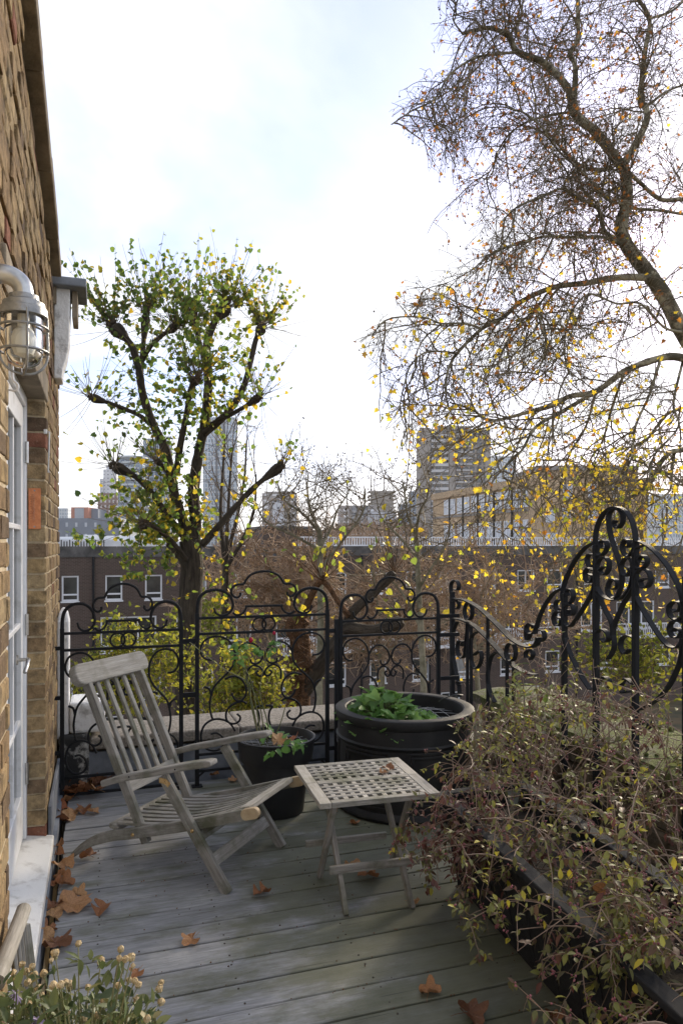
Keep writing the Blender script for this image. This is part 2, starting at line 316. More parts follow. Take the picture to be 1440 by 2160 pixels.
MT['stem_green'] = pm('green_stem', (0.07, 0.09, 0.03), (0.16, 0.15, 0.07), 6, 0.6, 0, 1, 'World')
MT['pinkberry'] = pm('coral_berry', (0.16, 0.035, 0.05), (0.34, 0.12, 0.13), 30, 0.5, 0, 1, 'World')
MT['seed'] = pm('fluffy_seed_head', (0.36, 0.26, 0.13), (0.62, 0.5, 0.31), 60, 0.95, 0.8, 200, 'World')
MT['petal_lilac'] = leafmat('lilac_petal', [(0, (0.42, 0.36, 0.62)), (1, (0.55, 0.48, 0.72))], 0.3)
MT['petal_red'] = leafmat('crimson_petal', [(0, (0.45, 0.01, 0.06)), (1, (0.6, 0.03, 0.12))], 0.3)
# fallen leaf: tan to rust with veins fanning from the stalk
m, t, p, out = newmat('dry_plane_leaf'); v = coords(t, 'Object'); r = N(t, 'ShaderNodeObjectInfo').outputs['Random']
c = ramp(t, r, [(0.0, (0.16, 0.07, 0.035)), (0.25, (0.30, 0.13, 0.055)), (0.5, (0.42, 0.21, 0.09)), (0.75, (0.52, 0.31, 0.15)), (1.0, (0.34, 0.11, 0.04))])
c = mix(t, 1.0, c, ramp(t, noise(t, v, 14, 5, 0.7), [(0.3, 0.6), (0.7, 1.15)]), 'MULTIPLY')
s_ = N(t, 'ShaderNodeSeparateXYZ'); t.links.new(v, s_.inputs[0]); ang = math_(t, 'ARCTAN2', s_.outputs[0], s_.outputs[1])
vein = math_(t, 'ABSOLUTE', math_(t, 'SINE', math_(t, 'MULTIPLY', ang, 5.0)))
c = mix(t, ramp(t, vein, [(0.0, 0.55), (0.12, 0.0)]), c, (0.10, 0.04, 0.018)); t.links.new(c, p.inputs['Base Color']); p.inputs['Roughness'].default_value = 0.6; p.inputs['Specular IOR Level'].default_value = 0.35
bump(t, p, vein, 0.4, 0.004)
tr = N(t, 'ShaderNodeBsdfTranslucent'); t.links.new(c, tr.inputs[0]); mx = N(t, 'ShaderNodeMixShader', inp={0: 0.22}); t.links.new(p.outputs[0], mx.inputs[1]); t.links.new(tr.outputs[0], mx.inputs[2]); t.links.new(mx.outputs[0], out.inputs[0]); MT['dry_leaf'] = m
# facades too far off to pick their bricks or panes apart
def gridmat(name, wall, glass, w_, h_, mort, wall2=None, rough=0.7, offset=0.0, grough=0.12):
    m, t, p, _ = newmat(name); tcn = N(t, 'ShaderNodeTexCoord'); s = N(t, 'ShaderNodeSeparateXYZ'); t.links.new(tcn.outputs['Object'], s.inputs[0])
    al = math_(t, 'ADD', s.outputs[0], s.outputs[1]); cb = N(t, 'ShaderNodeCombineXYZ'); t.links.new(al, cb.inputs[0]); t.links.new(s.outputs[2], cb.inputs[1])
    b = N(t, 'ShaderNodeTexBrick', offset=offset, squash=1.0); b.inputs['Scale'].default_value = 1; b.inputs['Brick Width'].default_value = w_; b.inputs['Row Height'].default_value = h_; b.inputs['Mortar Size'].default_value = mort; b.inputs['Mortar Smooth'].default_value = 0.0
    b.inputs['Color1'].default_value = (*glass, 1); b.inputs['Color2'].default_value = (*[q * 1.6 for q in glass], 1); b.inputs['Mortar'].default_value = (*wall, 1); t.links.new(cb.outputs[0], b.inputs['Vector'])
    c = b.outputs['Color']; n = noise(t, tcn.outputs['Object'], 0.15, 5); c = mix(t, 1.0, c, ramp(t, n, [(0.3, 0.8), (0.7, 1.1)]), 'MULTIPLY')
    t.links.new(c, p.inputs['Base Color']); t.links.new(ramp(t, b.outputs['Fac'], [(0, grough), (1, rough)]), p.inputs['Roughness']); return m
MT['brown_brick'] = gridmat('brown_brick', (0.11, 0.085, 0.07), (0.05, 0.032, 0.025), 0.225, 0.075, 0.012, offset=0.5, grough=0.9, rough=0.9)
# ================================================================== the place: ground, deck, parapets
def gsheet():
    n = 40; xs = np.concatenate([np.linspace(-900, -60, 12), np.linspace(-40, 80, 30), np.linspace(100, 1500, 16)]); ys = np.concatenate([np.linspace(-200, 4, 6), np.linspace(6, 60, 24), np.linspace(70, 2500, 20)])
    v = [(x, y, -9.5 + 0.15 * mnoise.noise(Vector((x * 0.2, y * 0.2, 0)))) for y in ys for x in xs]; k = len(xs)
    f = [(j * k + i, j * k + i + 1, (j + 1) * k + i + 1, (j + 1) * k + i) for j in range(len(ys) - 1) for i in range(k - 1)]
    return v, f
kind(link('ground', mesh('ground', *gsheet(), pm('leaf_strewn_ground', (0.05, 0.05, 0.025), (0.13, 0.085, 0.04), 0.8, 0.95, 0.5, 3, 'World'))), 'structure')

deck = kind(MB().box((0.085, -0.6, -0.16), (2.72, 4.66, -0.045)).build('deck', pm('deck_void', (0.008, 0.008, 0.008), (0.02, 0.018, 0.016), 9, 0.95, 0, 1)), 'structure')
y = 3.038 - 0.145 * 25; k = 0
while y < 4.62:
    dz = random.uniform(-0.0015, 0.0015); x0 = 0.088 + random.uniform(0, 0.012)
    mb = MB(); off = random.random() * 50
    for (a, b) in ((x0, 2.70),):
        y0, y1 = y + 0.0045, y + 0.1405
        xs = [a + (b - a) * i / 8 for i in range(9)]
        bow = [random.uniform(-0.0012, 0.0012) for _ in xs]
        vs, gs = [], []
        for x, bw in zip(xs, bow):
            for (yy, zz) in ((y0, -0.028), (y1, -0.028), (y1, dz - 0.003), (y1 - 0.003, dz + bw * 0.5), (y0 + 0.003, dz + bw * 0.5), (y0, dz - 0.003)):
                vs.append((x, yy + bw, zz)); gs.append((x + off, yy + off, zz))
        fs = [(6 * i + q, 6 * i + 6 + q, 6 * i + 6 + (q + 1) % 6, 6 * i + (q + 1) % 6) for i in range(8) for q in range(6)] + [tuple(range(6)), tuple(range(53, 47, -1))]
        mb.add(vs, fs, gs)
    mb.build('board', MT['deck'], deck); y += 0.145

# low parapet beyond the fence
pw = thing('parapet_wall', 'low rendered parapet with pebbly concrete coping behind the iron fence', 'parapet', (1.4, 4.95, -0.3))
MB().box((0.10, 4.78, -1.2), (2.74, 5.08, 0.235)).build('wall', pm('stained_render', (0.035, 0.03, 0.025), (0.14, 0.115, 0.085), 6, 0.9, 0.7, 30, 'World'), pw)
x = 0.21
for wd in (0.93, 0.88, 0.72):
    MB().box((x, 4.70, 0.235), (x + wd - 0.006, 5.16, 0.305)).build('coping_slab', MT['concrete'], pw, bevel=0.012); x += wd
MB().sweep([(0.09, 4.755, 0.06), (2.6, 4.755, 0.06)], 0.03, 0.30).build('flashing', MT['lead'], pw, bevel=0.006)
fl = kind(MB().box((0.085, 4.66, -0.1), (2.72, 4.78, -0.035)).build('gutter', MT['lead']), 'structure')

# ================================================================== the house wall on the left
WX, YJ0, YJ1, YEND = 0.02, 2.25, 3.76, 5.0
def vz(yy): return 3.27 - 0.165 * (yy - 2.56) if yy < 4.34 else 2.976
wall = thing('brick_house_wall', 'yellow stock brick house wall rising up the left edge', 'house wall', (-0.1, 3.4, -0.2))
MB().box((-0.32, 0.2, -9.4), (WX - 0.0065, YJ0 - 0.006, 2.20)).build('mortar_bed', MT['mortar'], wall)
MB().box((-0.32, YJ1 + 0.007, -9.4), (WX - 0.0065, YEND - 0.008, 2.20)).build('mortar_bed', MT['mortar'], wall)
mb = MB(); Y0, Y1_ = YJ0 - 0.006, YJ1 + 0.007
mb.add([(q, yy, zz) for q in (-0.32, WX - 0.011) for yy, zz in ((0.2, 2.203), (YEND - 0.008, 2.203), (YEND - 0.008, 2.97), (4.34, 2.97), (0.2, 3.65))],
       [(0, 1, 2, 3, 4), (9, 8, 7, 6, 5)] + [(a, (a + 1) % 5, 5 + (a + 1) % 5, 5 + a) for a in range(5)]); mb.build('mortar_bed', MT['mortar_dark'], wall)
bricks = []; zc = -0.30; row = 0; CH = 0.0755
while zc < 3.6:
    yy = 0.9 - (0.168 if row % 2 else 0.0); st = row % 2 == 0; segs = []
    y_ = YEND - (0.0 if row % 2 else 0.0)
    pos = YEND; first = True
    while pos > 1.7:
        ln = 0.1025 if (first and row % 2) else (0.215 if st else 0.1025); first = False; st = not st
        segs.append((pos - ln, pos)); pos -= ln + 0.010
    cut = []
    for a, b in segs:
        if zc < 2.20 - 0.03:
            if a >= YJ1 - 0.03:
                cut.append((max(a, YJ1), b))
            elif b > YJ1 + 0.04: cut.append((YJ1, b))
            elif b <= YJ0 + 0.02 or a < YJ0 - 0.04: cut.append((a, min(b, YJ0)))
        else: cut.append((a, b))
    if zc < 2.17 and cut:
        k1 = min(range(len(cut)), key=lambda i: abs(cut[i][0] - YJ1) if cut[i][0] > YJ1 - 0.001 else 9); k0 = min(range(len(cut)), key=lambda i: abs(cut[i][1] - YJ0) if cut[i][1] < YJ0 + 0.001 else 9)
        cut[k1] = (YJ1, cut[k1][1]); cut[k0] = (cut[k0][0], YJ0)
    for a, b in cut:
        if b - a < 0.03 or zc + CH > vz((a + b) / 2) - 0.005: continue
        if zc > 2.19 and zc < 2.32 and YJ0 - 0.12 < (a + b) / 2 < YJ1 + 0.10: continue
        bricks.append((a, b, zc))
    zc += CH; row += 1
def brick_geo(a, b, z0):
    e = lambda s=0.0035: random.uniform(-s, s)
    rough_up = 0.006 if z0 > 2.3 else 0.003
    x1 = WX + random.uniform(-rough_up, rough_up); h = CH - 0.0105
    vs = [(-0.085, a, z0), (-0.085, b, z0), (-0.085, b, z0 + h), (-0.085, a, z0 + h)]
    c = 0.004
    vs += [(x1 - c + e(0.002), a + e(), z0 + e()), (x1 - c + e(0.002), b + e(), z0 + e()), (x1 - c + e(0.002), b + e(), z0 + h + e()), (x1 - c + e(0.002), a + e(), z0 + h + e())]
    vs += [(x1, a + c + e(), z0 + c + e()), (x1, b - c + e(), z0 + c + e()), (x1, b - c + e(), z0 + h - c + e()), (x1, a + c + e(), z0 + h - c + e())]
    fs = [(3, 2, 1, 0), (8, 9, 10, 11)]
    for q in range(4): fs += [(q, (q + 1) % 4, 4 + (q + 1) % 4, 4 + q), (4 + q, 4 + (q + 1) % 4, 8 + (q + 1) % 4, 8 + q)]
    return vs, fs
def bscore(bk):
    a, b, z0 = bk; u1, v1, Z = px((WX, (a + b) / 2, z0 + CH / 2))
    if Z < 0.3 or not (-30 < u1 < 200 and -60 < v1 < 2220): return 0
    u0 = px((WX, a, z0))[0]; u2 = px((WX, b, z0))[0]; ex = 40 if abs(a - YJ1) < 0.004 and z0 < 2.2 else 0
    return (abs(u2 - u0) + ex) * FPX * CH / Z
bricks.sort(key=bscore, reverse=True)
rest = MB()
for i, bk in enumerate(bricks):
    vs, fs = brick_geo(*bk)
    if i < 300 and bscore(bk) > 0: link('brick', mesh('brick', vs, fs, MT['brick']), wall)
    else: rest.add(vs, fs, None, random.random())
kind(rest.build('brickwork', MT['brick'], wall), 'stuff')
MB().box((-0.3, YJ0 - 0.1, 2.194), (WX + 0.004, YJ1 + 0.09, 2.318)).build('lintel', MT['stone'], wall, bevel=0.008)
# raking verge stones
ys = [1.2, 2.05, 2.86, 3.42, 3.95, 4.32]
for a, b in zip(ys, ys[1:]):
    mb = MB(); za, zb = vz(a), vz(b); hi = 0.075
    vs = [(xx, yy, zz + hh) for xx in (-0.33, 0.066 + random.uniform(-0.002, 0.002)) for yy, zz in ((a + 0.003, za), (b - 0.003, zb)) for hh in (0, hi)]
    mb.add(vs, [(0, 1, 3, 2), (4, 6, 7, 5), (0, 4, 5, 1), (2, 3, 7, 6), (1, 5, 7, 3), (0, 2, 6, 4)]); mb.build('verge_stone', MT['stone'], wall, bevel=0.006)
# white corbel with a lead cap where the verge ends
cb = thing('eaves_corbel', 'white painted corbel with grey lead cap at the top of the brick wall', 'corbel', (0.08, 4.5, 2.4))
prof = [(0.02, 2.44), (0.062, 2.44), (0.066, 2.50), (0.085, 2.56), (0.10, 2.66), (0.105, 2.90), (0.105, 2.955), (0.02, 2.955)]
mb = MB(); n = len(prof); vs = [(x, yy, z) for yy in (4.42, 4.60) for x, z in prof]
mb.add(vs, [tuple(range(n)), tuple(range(2 * n - 1, n - 1, -1))] + [(k, n + k, n + (k + 1) % n, (k + 1) % n) for k in range(n)]); mb.build('bracket', MT['white_rough'], cb, bevel=0.006)
MB().box((0.016, 4.40, 2.86), (0.034, 4.418, 2.955)).build('backing', MT['stone'], cb)
MB().sweep([(0.10, 4.36, 2.98), (0.10, 4.70, 2.98)], 0.19, 0.052).build('lead_cap', MT['lead'], cb, bevel=0.008)
MB().box((0.115, 4.44, 2.80), (0.145, 4.68, 2.953)).build('fascia_end', MT['stone'], cb, bevel=0.004)

# sill and flashing under the door
ds = thing('door_sill', 'long white painted door sill between the glazed door and the deck', 'sill', (0.0, 3.0, 0.05))
mb = MB(); mb.add([(-0.12, 0.8, 0.115), (0.055, 0.8, 0.088), (0.055, YJ1 + 0.02, 0.088), (-0.12, YJ1 + 0.02, 0.115), (-0.12, 0.8, 0.04), (0.055, 0.8, 0.04), (0.055, YJ1 + 0.02, 0.04), (-0.12, YJ1 + 0.02, 0.04)],
       [(0, 1, 2, 3), (7, 6, 5, 4), (0, 4, 5, 1), (1, 5, 6, 2), (2, 6, 7, 3), (3, 7, 4, 0)]); mb.build('sill_board', MT['sill'], ds, bevel=0.006)
MB().sweep([(0.047, 0.8, -0.03), (0.047, 4.7, -0.03)], 0.03, 0.135).build('flashing', MT['lead'], ds)
MB().sweep([(0.034, 3.80, 0.10), (0.034, 4.64, 0.10)], 0.016, 0.24).build('upstand', MT['lead'], ds, bevel=0.003)

# glazed door leaf in the reveal
DX = -0.075
dr = thing('glazed_door', 'white painted glazed double door set back in the brick wall', 'door', (DX, 3.0, 0.11))
def dbox(name, y0, y1, z0, z1, x0=DX - 0.045, x1=DX, mat='white', par=None, bv=0.004): return MB().box((x0, y0, z0), (x1, y1, z1)).build(name, MT[mat], par or dr, bevel=bv)
dbox('frame_jamb', YJ1 - 0.055, YJ1 - 0.001, 0.112, 2.198, DX - 0.06, DX + 0.012); dbox('frame_jamb', YJ0 + 0.001, YJ0 + 0.055, 0.112, 2.198, DX - 0.06, DX + 0.012); dbox('frame_head', YJ0 + 0.055, YJ1 - 0.055, 2.145, 2.198, DX - 0.06, DX + 0.012)
YM = (YJ0 + YJ1) / 2
for (a, b) in ((YJ0 + 0.058, YM - 0.002), (YM + 0.002, YJ1 - 0.058)):
    dbox('stile', a, a + 0.085, 0.125, 2.14); dbox('stile', b - 0.085, b, 0.125, 2.14)
    dbox('top_rail', a + 0.085, b - 0.085, 2.035, 2.14); dbox('bottom_rail', a + 0.085, b - 0.085, 0.125, 0.34)
    for zz in (0.68, 1.125, 1.575): dbox('glazing_bar', a + 0.085, b - 0.085, zz - 0.012, zz + 0.012, DX - 0.035, DX - 0.004)
    dbox('glazing_bar', (a + b) / 2 - 0.011, (a + b) / 2 + 0.011, 0.34, 2.035, DX - 0.034, DX - 0.006)
    zs = [0.34, 0.68, 1.125, 1.575, 2.035]
    for q in range(4):
        for (c0, c1) in ((a + 0.085, (a + b) / 2), ((a + b) / 2, b - 0.085)): MB().box((DX - 0.026, c0, zs[q]), (DX - 0.021, c1, zs[q + 1])).build('pane', MT['pane'], dr)
mb = MB(); mb.lathe([(0.022, 0), (0.022, 0.006), (0.008, 0.008), (0.008, 0.045)], n=16); vs = [(DX + z, 3.40 + x, 1.0 + y_) for x, y_, z in mb.v]; mb.v = vs
mb.tube([(DX + 0.045, 3.40, 1.0), (DX + 0.05, 3.385, 1.0), (DX + 0.05, 3.34, 0.998), (DX + 0.05, 3.29, 0.985), (DX + 0.045, 3.27, 0.965)], 0.0085, 10); mb.build('handle', MT['steel'], dr, smooth=True)
for zz in (1.93, 1.12, 0.42):
    hg = MB().tube([(DX + 0.016, YJ1 - 0.057, zz - 0.05), (DX + 0.016, YJ1 - 0.057, zz + 0.05)], 0.008, 10).build('hinge', MT['steel'], dr, smooth=True)
    MB().box((DX + 0.0125, YJ1 - 0.05, zz - 0.05), (DX + 0.016, YJ1 - 0.012, zz + 0.05)).build('hinge_leaf', MT['steel'], hg)
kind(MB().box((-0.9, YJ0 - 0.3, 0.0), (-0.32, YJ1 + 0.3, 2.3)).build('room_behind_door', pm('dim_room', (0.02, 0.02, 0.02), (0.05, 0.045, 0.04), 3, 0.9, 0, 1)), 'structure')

# things fixed to the wall
lt = thing('bulkhead_lamp', 'galvanised swan neck lamp with caged clear glass on the brick wall', 'lamp', (0.11, 1.62, 1.95))
Lc = at(50, 700, 1.5); lx, ly = Lc.x, Lc.y; zz = lambda y_: 1.5 + (HY - y_) / FPX * 1.5; rr = lambda p_: p_ / FPX * 1.5
neck = [(lx, ly, zz(632)), (lx, ly, zz(618)), (lx - 0.004, ly, zz(602)), (lx - 0.014, ly, zz(590)), (lx - 0.03, ly, zz(583)), (lx - 0.048, ly, zz(583)), (lx - 0.07, ly, zz(592)), (WX, ly, zz(596))]
MB().tube(spline(neck, 5), rr(20), 18).build('swan_neck', MT['galv'], lt, smooth=True)
MB().lathe([(rr(22), zz(622)), (rr(30), zz(624)), (rr(31), zz(634)), (rr(42), zz(640)), (rr(43), zz(650)), (rr(47), zz(652)), (rr(48), zz(668)), (rr(40), zz(668)), (rr(40), zz(660))], (lx, ly, 0), 40).build('collar', MT['galv_dark'], lt, smooth=True)
gp = [(rr(38), zz(664)), (rr(38), zz(735)), (rr(36.5), zz(752)), (rr(30), zz(766)), (rr(18), zz(774)), (rr(1), zz(777))]
MB().lathe(gp, (lx, ly, 0), 40, closed=True).build('glass_jar', MT['glass'], lt, smooth=True)
MB().lathe([(rr(12), zz(664)), (rr(12), zz(690)), (rr(20), zz(698)), (rr(25), zz(715)), (rr(25), zz(730)), (rr(18), zz(748)), (rr(2), zz(754))], (lx, ly, 0), 24).build('bulb', MT['bulb'], lt, smooth=True)
for yy, rad in ((692, 47.5), (742, 48)):
    c_ = [(lx + rr(rad) * math.cos(2 * math.pi * k / 40), ly + rr(rad) * math.sin(2 * math.pi * k / 40), zz(yy)) for k in range(41)]; MB().tube(c_, rr(2.8), 8, cap=False).build('cage_ring', MT['galv_dark'], lt, smooth=True)
for q in range(4):
    a = math.pi / 4 + q * math.pi / 2 - 0.55; d = Vector((math.cos(a), math.sin(a), 0))
    pts = [Vector((lx, ly, zz(y_))) + d * rr(r_) for r_, y_ in ((46, 660), (47.5, 700), (48, 742), (44, 762), (33, 778), (16, 787), (0, 789))]; MB().tube(spline(pts, 4), rr(2.8), 8).build('cage_bar', MT['galv_dark'], lt, smooth=True)
hk = thing('cabin_hook', 'small white painted cabin hook hanging under the lamp', 'hook', (0.03, 2.2, 1.95))
hp = [at(27, 768, 2.05), at(27, 792, 2.05), at(29, 802, 2.05), at(37, 810, 2.05), at(38, 818, 2.05), at(32, 824, 2.05), at(16, 821, 2.05)]
MB().tube(spline(hp, 5), 0.0032, 8).build('rod', MT['white'], hk, smooth=True)
MB().bar(hp[0] + Vector((0, 0, 0.012)), hp[0] - Vector((0, 0, 0.006)), 0.012, 0.008).build('eye_plate', MT['white'], hk, bevel=0.002)
hk = thing('wall_hook', 'thin steel door hook hanging flat on the brick pier past the door', 'hook', (0.03, 4.0, 2.0))
a = on(101.5, 911, 0, WX + 0.016); b = Vector((a.x, a.y, a.z - 0.19))
MB().tube([a, a + Vector((0.006, 0, 0.002)), b, b + Vector((0.004, 0.012, 0.004))], 0.0035, 8).build('rod', MT['steel'], hk, smooth=True)
MB().box((WX - 0.003, a.y - 0.012, a.z - 0.012), (WX + 0.012, a.y + 0.012, a.z + 0.012)).build('eye_plate', MT['steel'], hk, bevel=0.003)
tm = thing('wall_thermometer', 'copper wall thermometer plate on the brick door reveal', 'thermometer', (-0.03, 3.75, 1.5))
c0 = on(73, 1073, 1, YJ1 - 0.006); W2, H2 = 0.0275, 0.098
MB().box((c0.x - W2, YJ1 - 0.010, c0.z - H2), (c0.x + W2, YJ1 - 0.004, c0.z + H2)).build('plate', MT['copper'], tm, bevel=0.002)
MB().tube([(c0.x - 0.002, YJ1 - 0.012, c0.z + 0.07), (c0.x - 0.002, YJ1 - 0.012, c0.z - 0.055)], 0.003, 8).build('glass_tube', MT['glass'], tm, smooth=True)
for q in range(22): MB().box((c0.x - 0.018 + (0.004 if q % 2 else 0), YJ1 - 0.0112, c0.z + 0.068 - q * 0.0058), (c0.x - 0.007, YJ1 - 0.0102, c0.z + 0.0692 - q * 0.0058)).build('scale_mark', pm('engraved_mark', (0.07, 0.03, 0.02), (0.10, 0.04, 0.02), 9, 0.6, 0, 1) if q == 0 else bpy.data.materials['engraved_mark'], tm)
for s_ in (-1, 1): MB().tube([(c0.x, YJ1 - 0.013, c0.z + s_ * 0.086), (c0.x, YJ1 - 0.009, c0.z + s_ * 0.086)], 0.004, 8).build('screw', MT['galv_dark'], tm)

# white pier past the end of the wall
pr = thing('white_pier', 'flaking white painted pier and ledge past the corner of the brick wall', 'pier', (0.1, 4.9, 0.0))
mb = MB(); mb.sweep([(0.052, 4.86, 0.30), (0.052, 4.86, 1.02), (0.052, 4.86, 1.07), (0.052, 4.86, 1.10)], 0.2, 0.066, up=(1, 0, 0), wl=[0.2, 0.2, 0.15, 0.06], hl=[0.07, 0.07, 0.05, 0.02]); mb.build('pier', MT['white_rough'], pr, bevel=0.01)
MB().box((0.09, 4.74, 0.33), (0.30, 5.04, 0.52)).build('ledge', MT['white_rough'], pr, bevel=0.02)
MB().box((0.03, 4.70, -0.6), (0.205, 5.04, 0.33)).build('base', MT['peeling'], pr, bevel=0.02)

# mossy garden wall on the right
gw = thing('garden_wall', 'rough dark stone wall with mossy coping behind the scrolled side railing', 'wall', (2.95, 3.0, -0.2))
MB().box((2.80, -0.4, -9.4), (3.24, 4.50, 0.40)).build('core', MT['mortar'], gw)
rs = random.Random(3); zc = -0.12
stone_m = pm('dark_wall_stone', (0.035, 0.028, 0.018), (0.19, 0.14, 0.085), 5, 0.95, 0.8, 40, 'World')
while zc < 0.40:
    h = min(rs.uniform(0.10, 0.15), 0.40 - zc); y = 0.9
    if h < 0.03: break
    while y < 4.5:
        l = rs.uniform(0.16, 0.34); y2 = min(y + l, 4.5); pf = 2.775 + rs.uniform(-0.015, 0.01)
        if y2 - y > 0.06: MB().box((pf, y + 0.006, zc + 0.005), (2.86, y2 - 0.006, zc + h - 0.005)).build('stone', stone_m, gw, bevel=0.015, seg=1)
        y = y2
    zc += h
for q in range(4): MB().box((2.82 + 0.1 * q + 0.004, 4.50, -0.1), (2.82 + 0.1 * (q + 1) - 0.006, 4.53, 0.39)).build('stone', stone_m, gw, bevel=0.01, seg=1)
m, t, p, _ = newmat('mossy_coping'); v = coords(t, 'World'); c = ramp(t, noise(t, v, 30, 6, 0.7), [(0.3, (0.10, 0.085, 0.065)), (0.65, (0.27, 0.24, 0.19))])
c = mix(t, ramp(t, noise(t, v, 4.5, 6, 0.7), [(0.36, 0), (0.5, 0.95)]), c, mix(t, noise(t, v, 60, 3), (0.06, 0.085, 0.015), (0.22, 0.24, 0.05))); t.links.new(c, p.inputs['Base Color']); p.inputs['Roughness'].default_value = 0.95; bump(t, p, noise(t, v, 55, 6, 0.75), 1.0, 0.03)
y = 0.3
for l in (0.72, 0.66, 0.75, 0.7, 0.68, 0.76):
    y2 = min(y + l, 4.56); ny, nx = 8, 6
    vs = [(2.73 + (3.30 - 2.73) * i / (nx - 1), y + 0.006 + (y2 - y - 0.012) * j / (ny - 1), 0.475 + 0.018 * mnoise.noise(Vector((i * 0.9, j * 0.7 + y * 9, 2))) - (0.02 if i in (0, nx - 1) else 0)) for j in range(ny) for i in range(nx)]
    fs = [(j * nx + i, j * nx + i + 1, (j + 1) * nx + i + 1, (j + 1) * nx + i) for j in range(ny - 1) for i in range(nx - 1)]
    b = len(vs); ring = [i for i in range(nx)] + [j * nx + nx - 1 for j in range(1, ny)] + [(ny - 1) * nx + i for i in range(nx - 2, -1, -1)] + [j * nx for j in range(ny - 2, 0, -1)]
    vs += [(vs[q][0], vs[q][1], 0.40) for q in ring]; n = len(ring); fs += [(ring[q], b + q, b + (q + 1) % n, ring[(q + 1) % n]) for q in range(n)]; fs.append(tuple(b + q for q in range(n - 1, -1, -1)))
    MB().add(vs, fs).build('coping_stone', m, gw, smooth=True); y = y2
    if y >= 4.5: break

# ================================================================== wrought iron fence
FY = 4.53
def c2(cx, cy): q = on(400 + cx / 4.5, 1190 + cy / 4.5, 1, FY); return (q.x - PX0) / (PX1 - PX0), q.z
PX0 = on(415.5, 1400, 1, FY).x; PX1 = on(690.0, 1400, 1, FY).x
ZR1 = c2(95, 515)[1]; ZR2 = c2(95, 665)[1]
HALF = {
 'top_scroll': [[(72, 470), (75, 380), (100, 310), (160, 262), (250, 245), (330, 262), (385, 310), (410, 375), (400, 430), (360, 475), (300, 490), (250, 465), (230, 415)]],
 'scroll': [
  [(410, 460), (440, 482), (490, 475), (525, 440), (537, 404)],
  [(225, 910), (160, 905), (112, 860), (105, 790), (150, 720), (240, 688), (330, 700), (400, 760), (430, 850), (420, 940), (370, 1020), (290, 1100), (230, 1170), (203, 1250), (190, 1340), (203, 1430), (220, 1475)],
  [(135, 1165), (185, 1185), (203, 1240)],
  [(335, 1090), (420, 1065), (490, 1095), (530, 1160), (535, 1230), (500, 1290), (450, 1298), (412, 1260), (403, 1225)],
  [(540, 1325), (500, 1305), (430, 1320), (365, 1370), (343, 1440), (365, 1500), (420, 1517), (470, 1490), (478, 1450), (448, 1425)],
  [(430, 850), (470, 790), (530, 755), (600, 755), (660, 795), (692, 855), (680, 910), (640, 945), (590, 940), (578, 905)],
  [(545, 1110), (542, 1050), (555, 1000), (600, 965), (660, 975), (697, 1020), (690, 1055), (655, 1062), (634, 1030), (655, 1012)],
  [(430, 1585), (380, 1510), (300, 1475), (220, 1478), (150, 1520), (113, 1590), (110, 1670), (150, 1745), (220, 1772), (290, 1755), (330, 1700), (310, 1640), (255, 1605), (200, 1615)],
  [(645, 1540), (660, 1470), (650, 1400), (625, 1362), (690, 1345)]]}
ARCH = [(478, 272), (480, 295), (450, 318), (410, 300), (394, 260), (410, 220), (450, 195), (510, 190), (535, 150), (575, 105), (640, 77), (700, 68)]
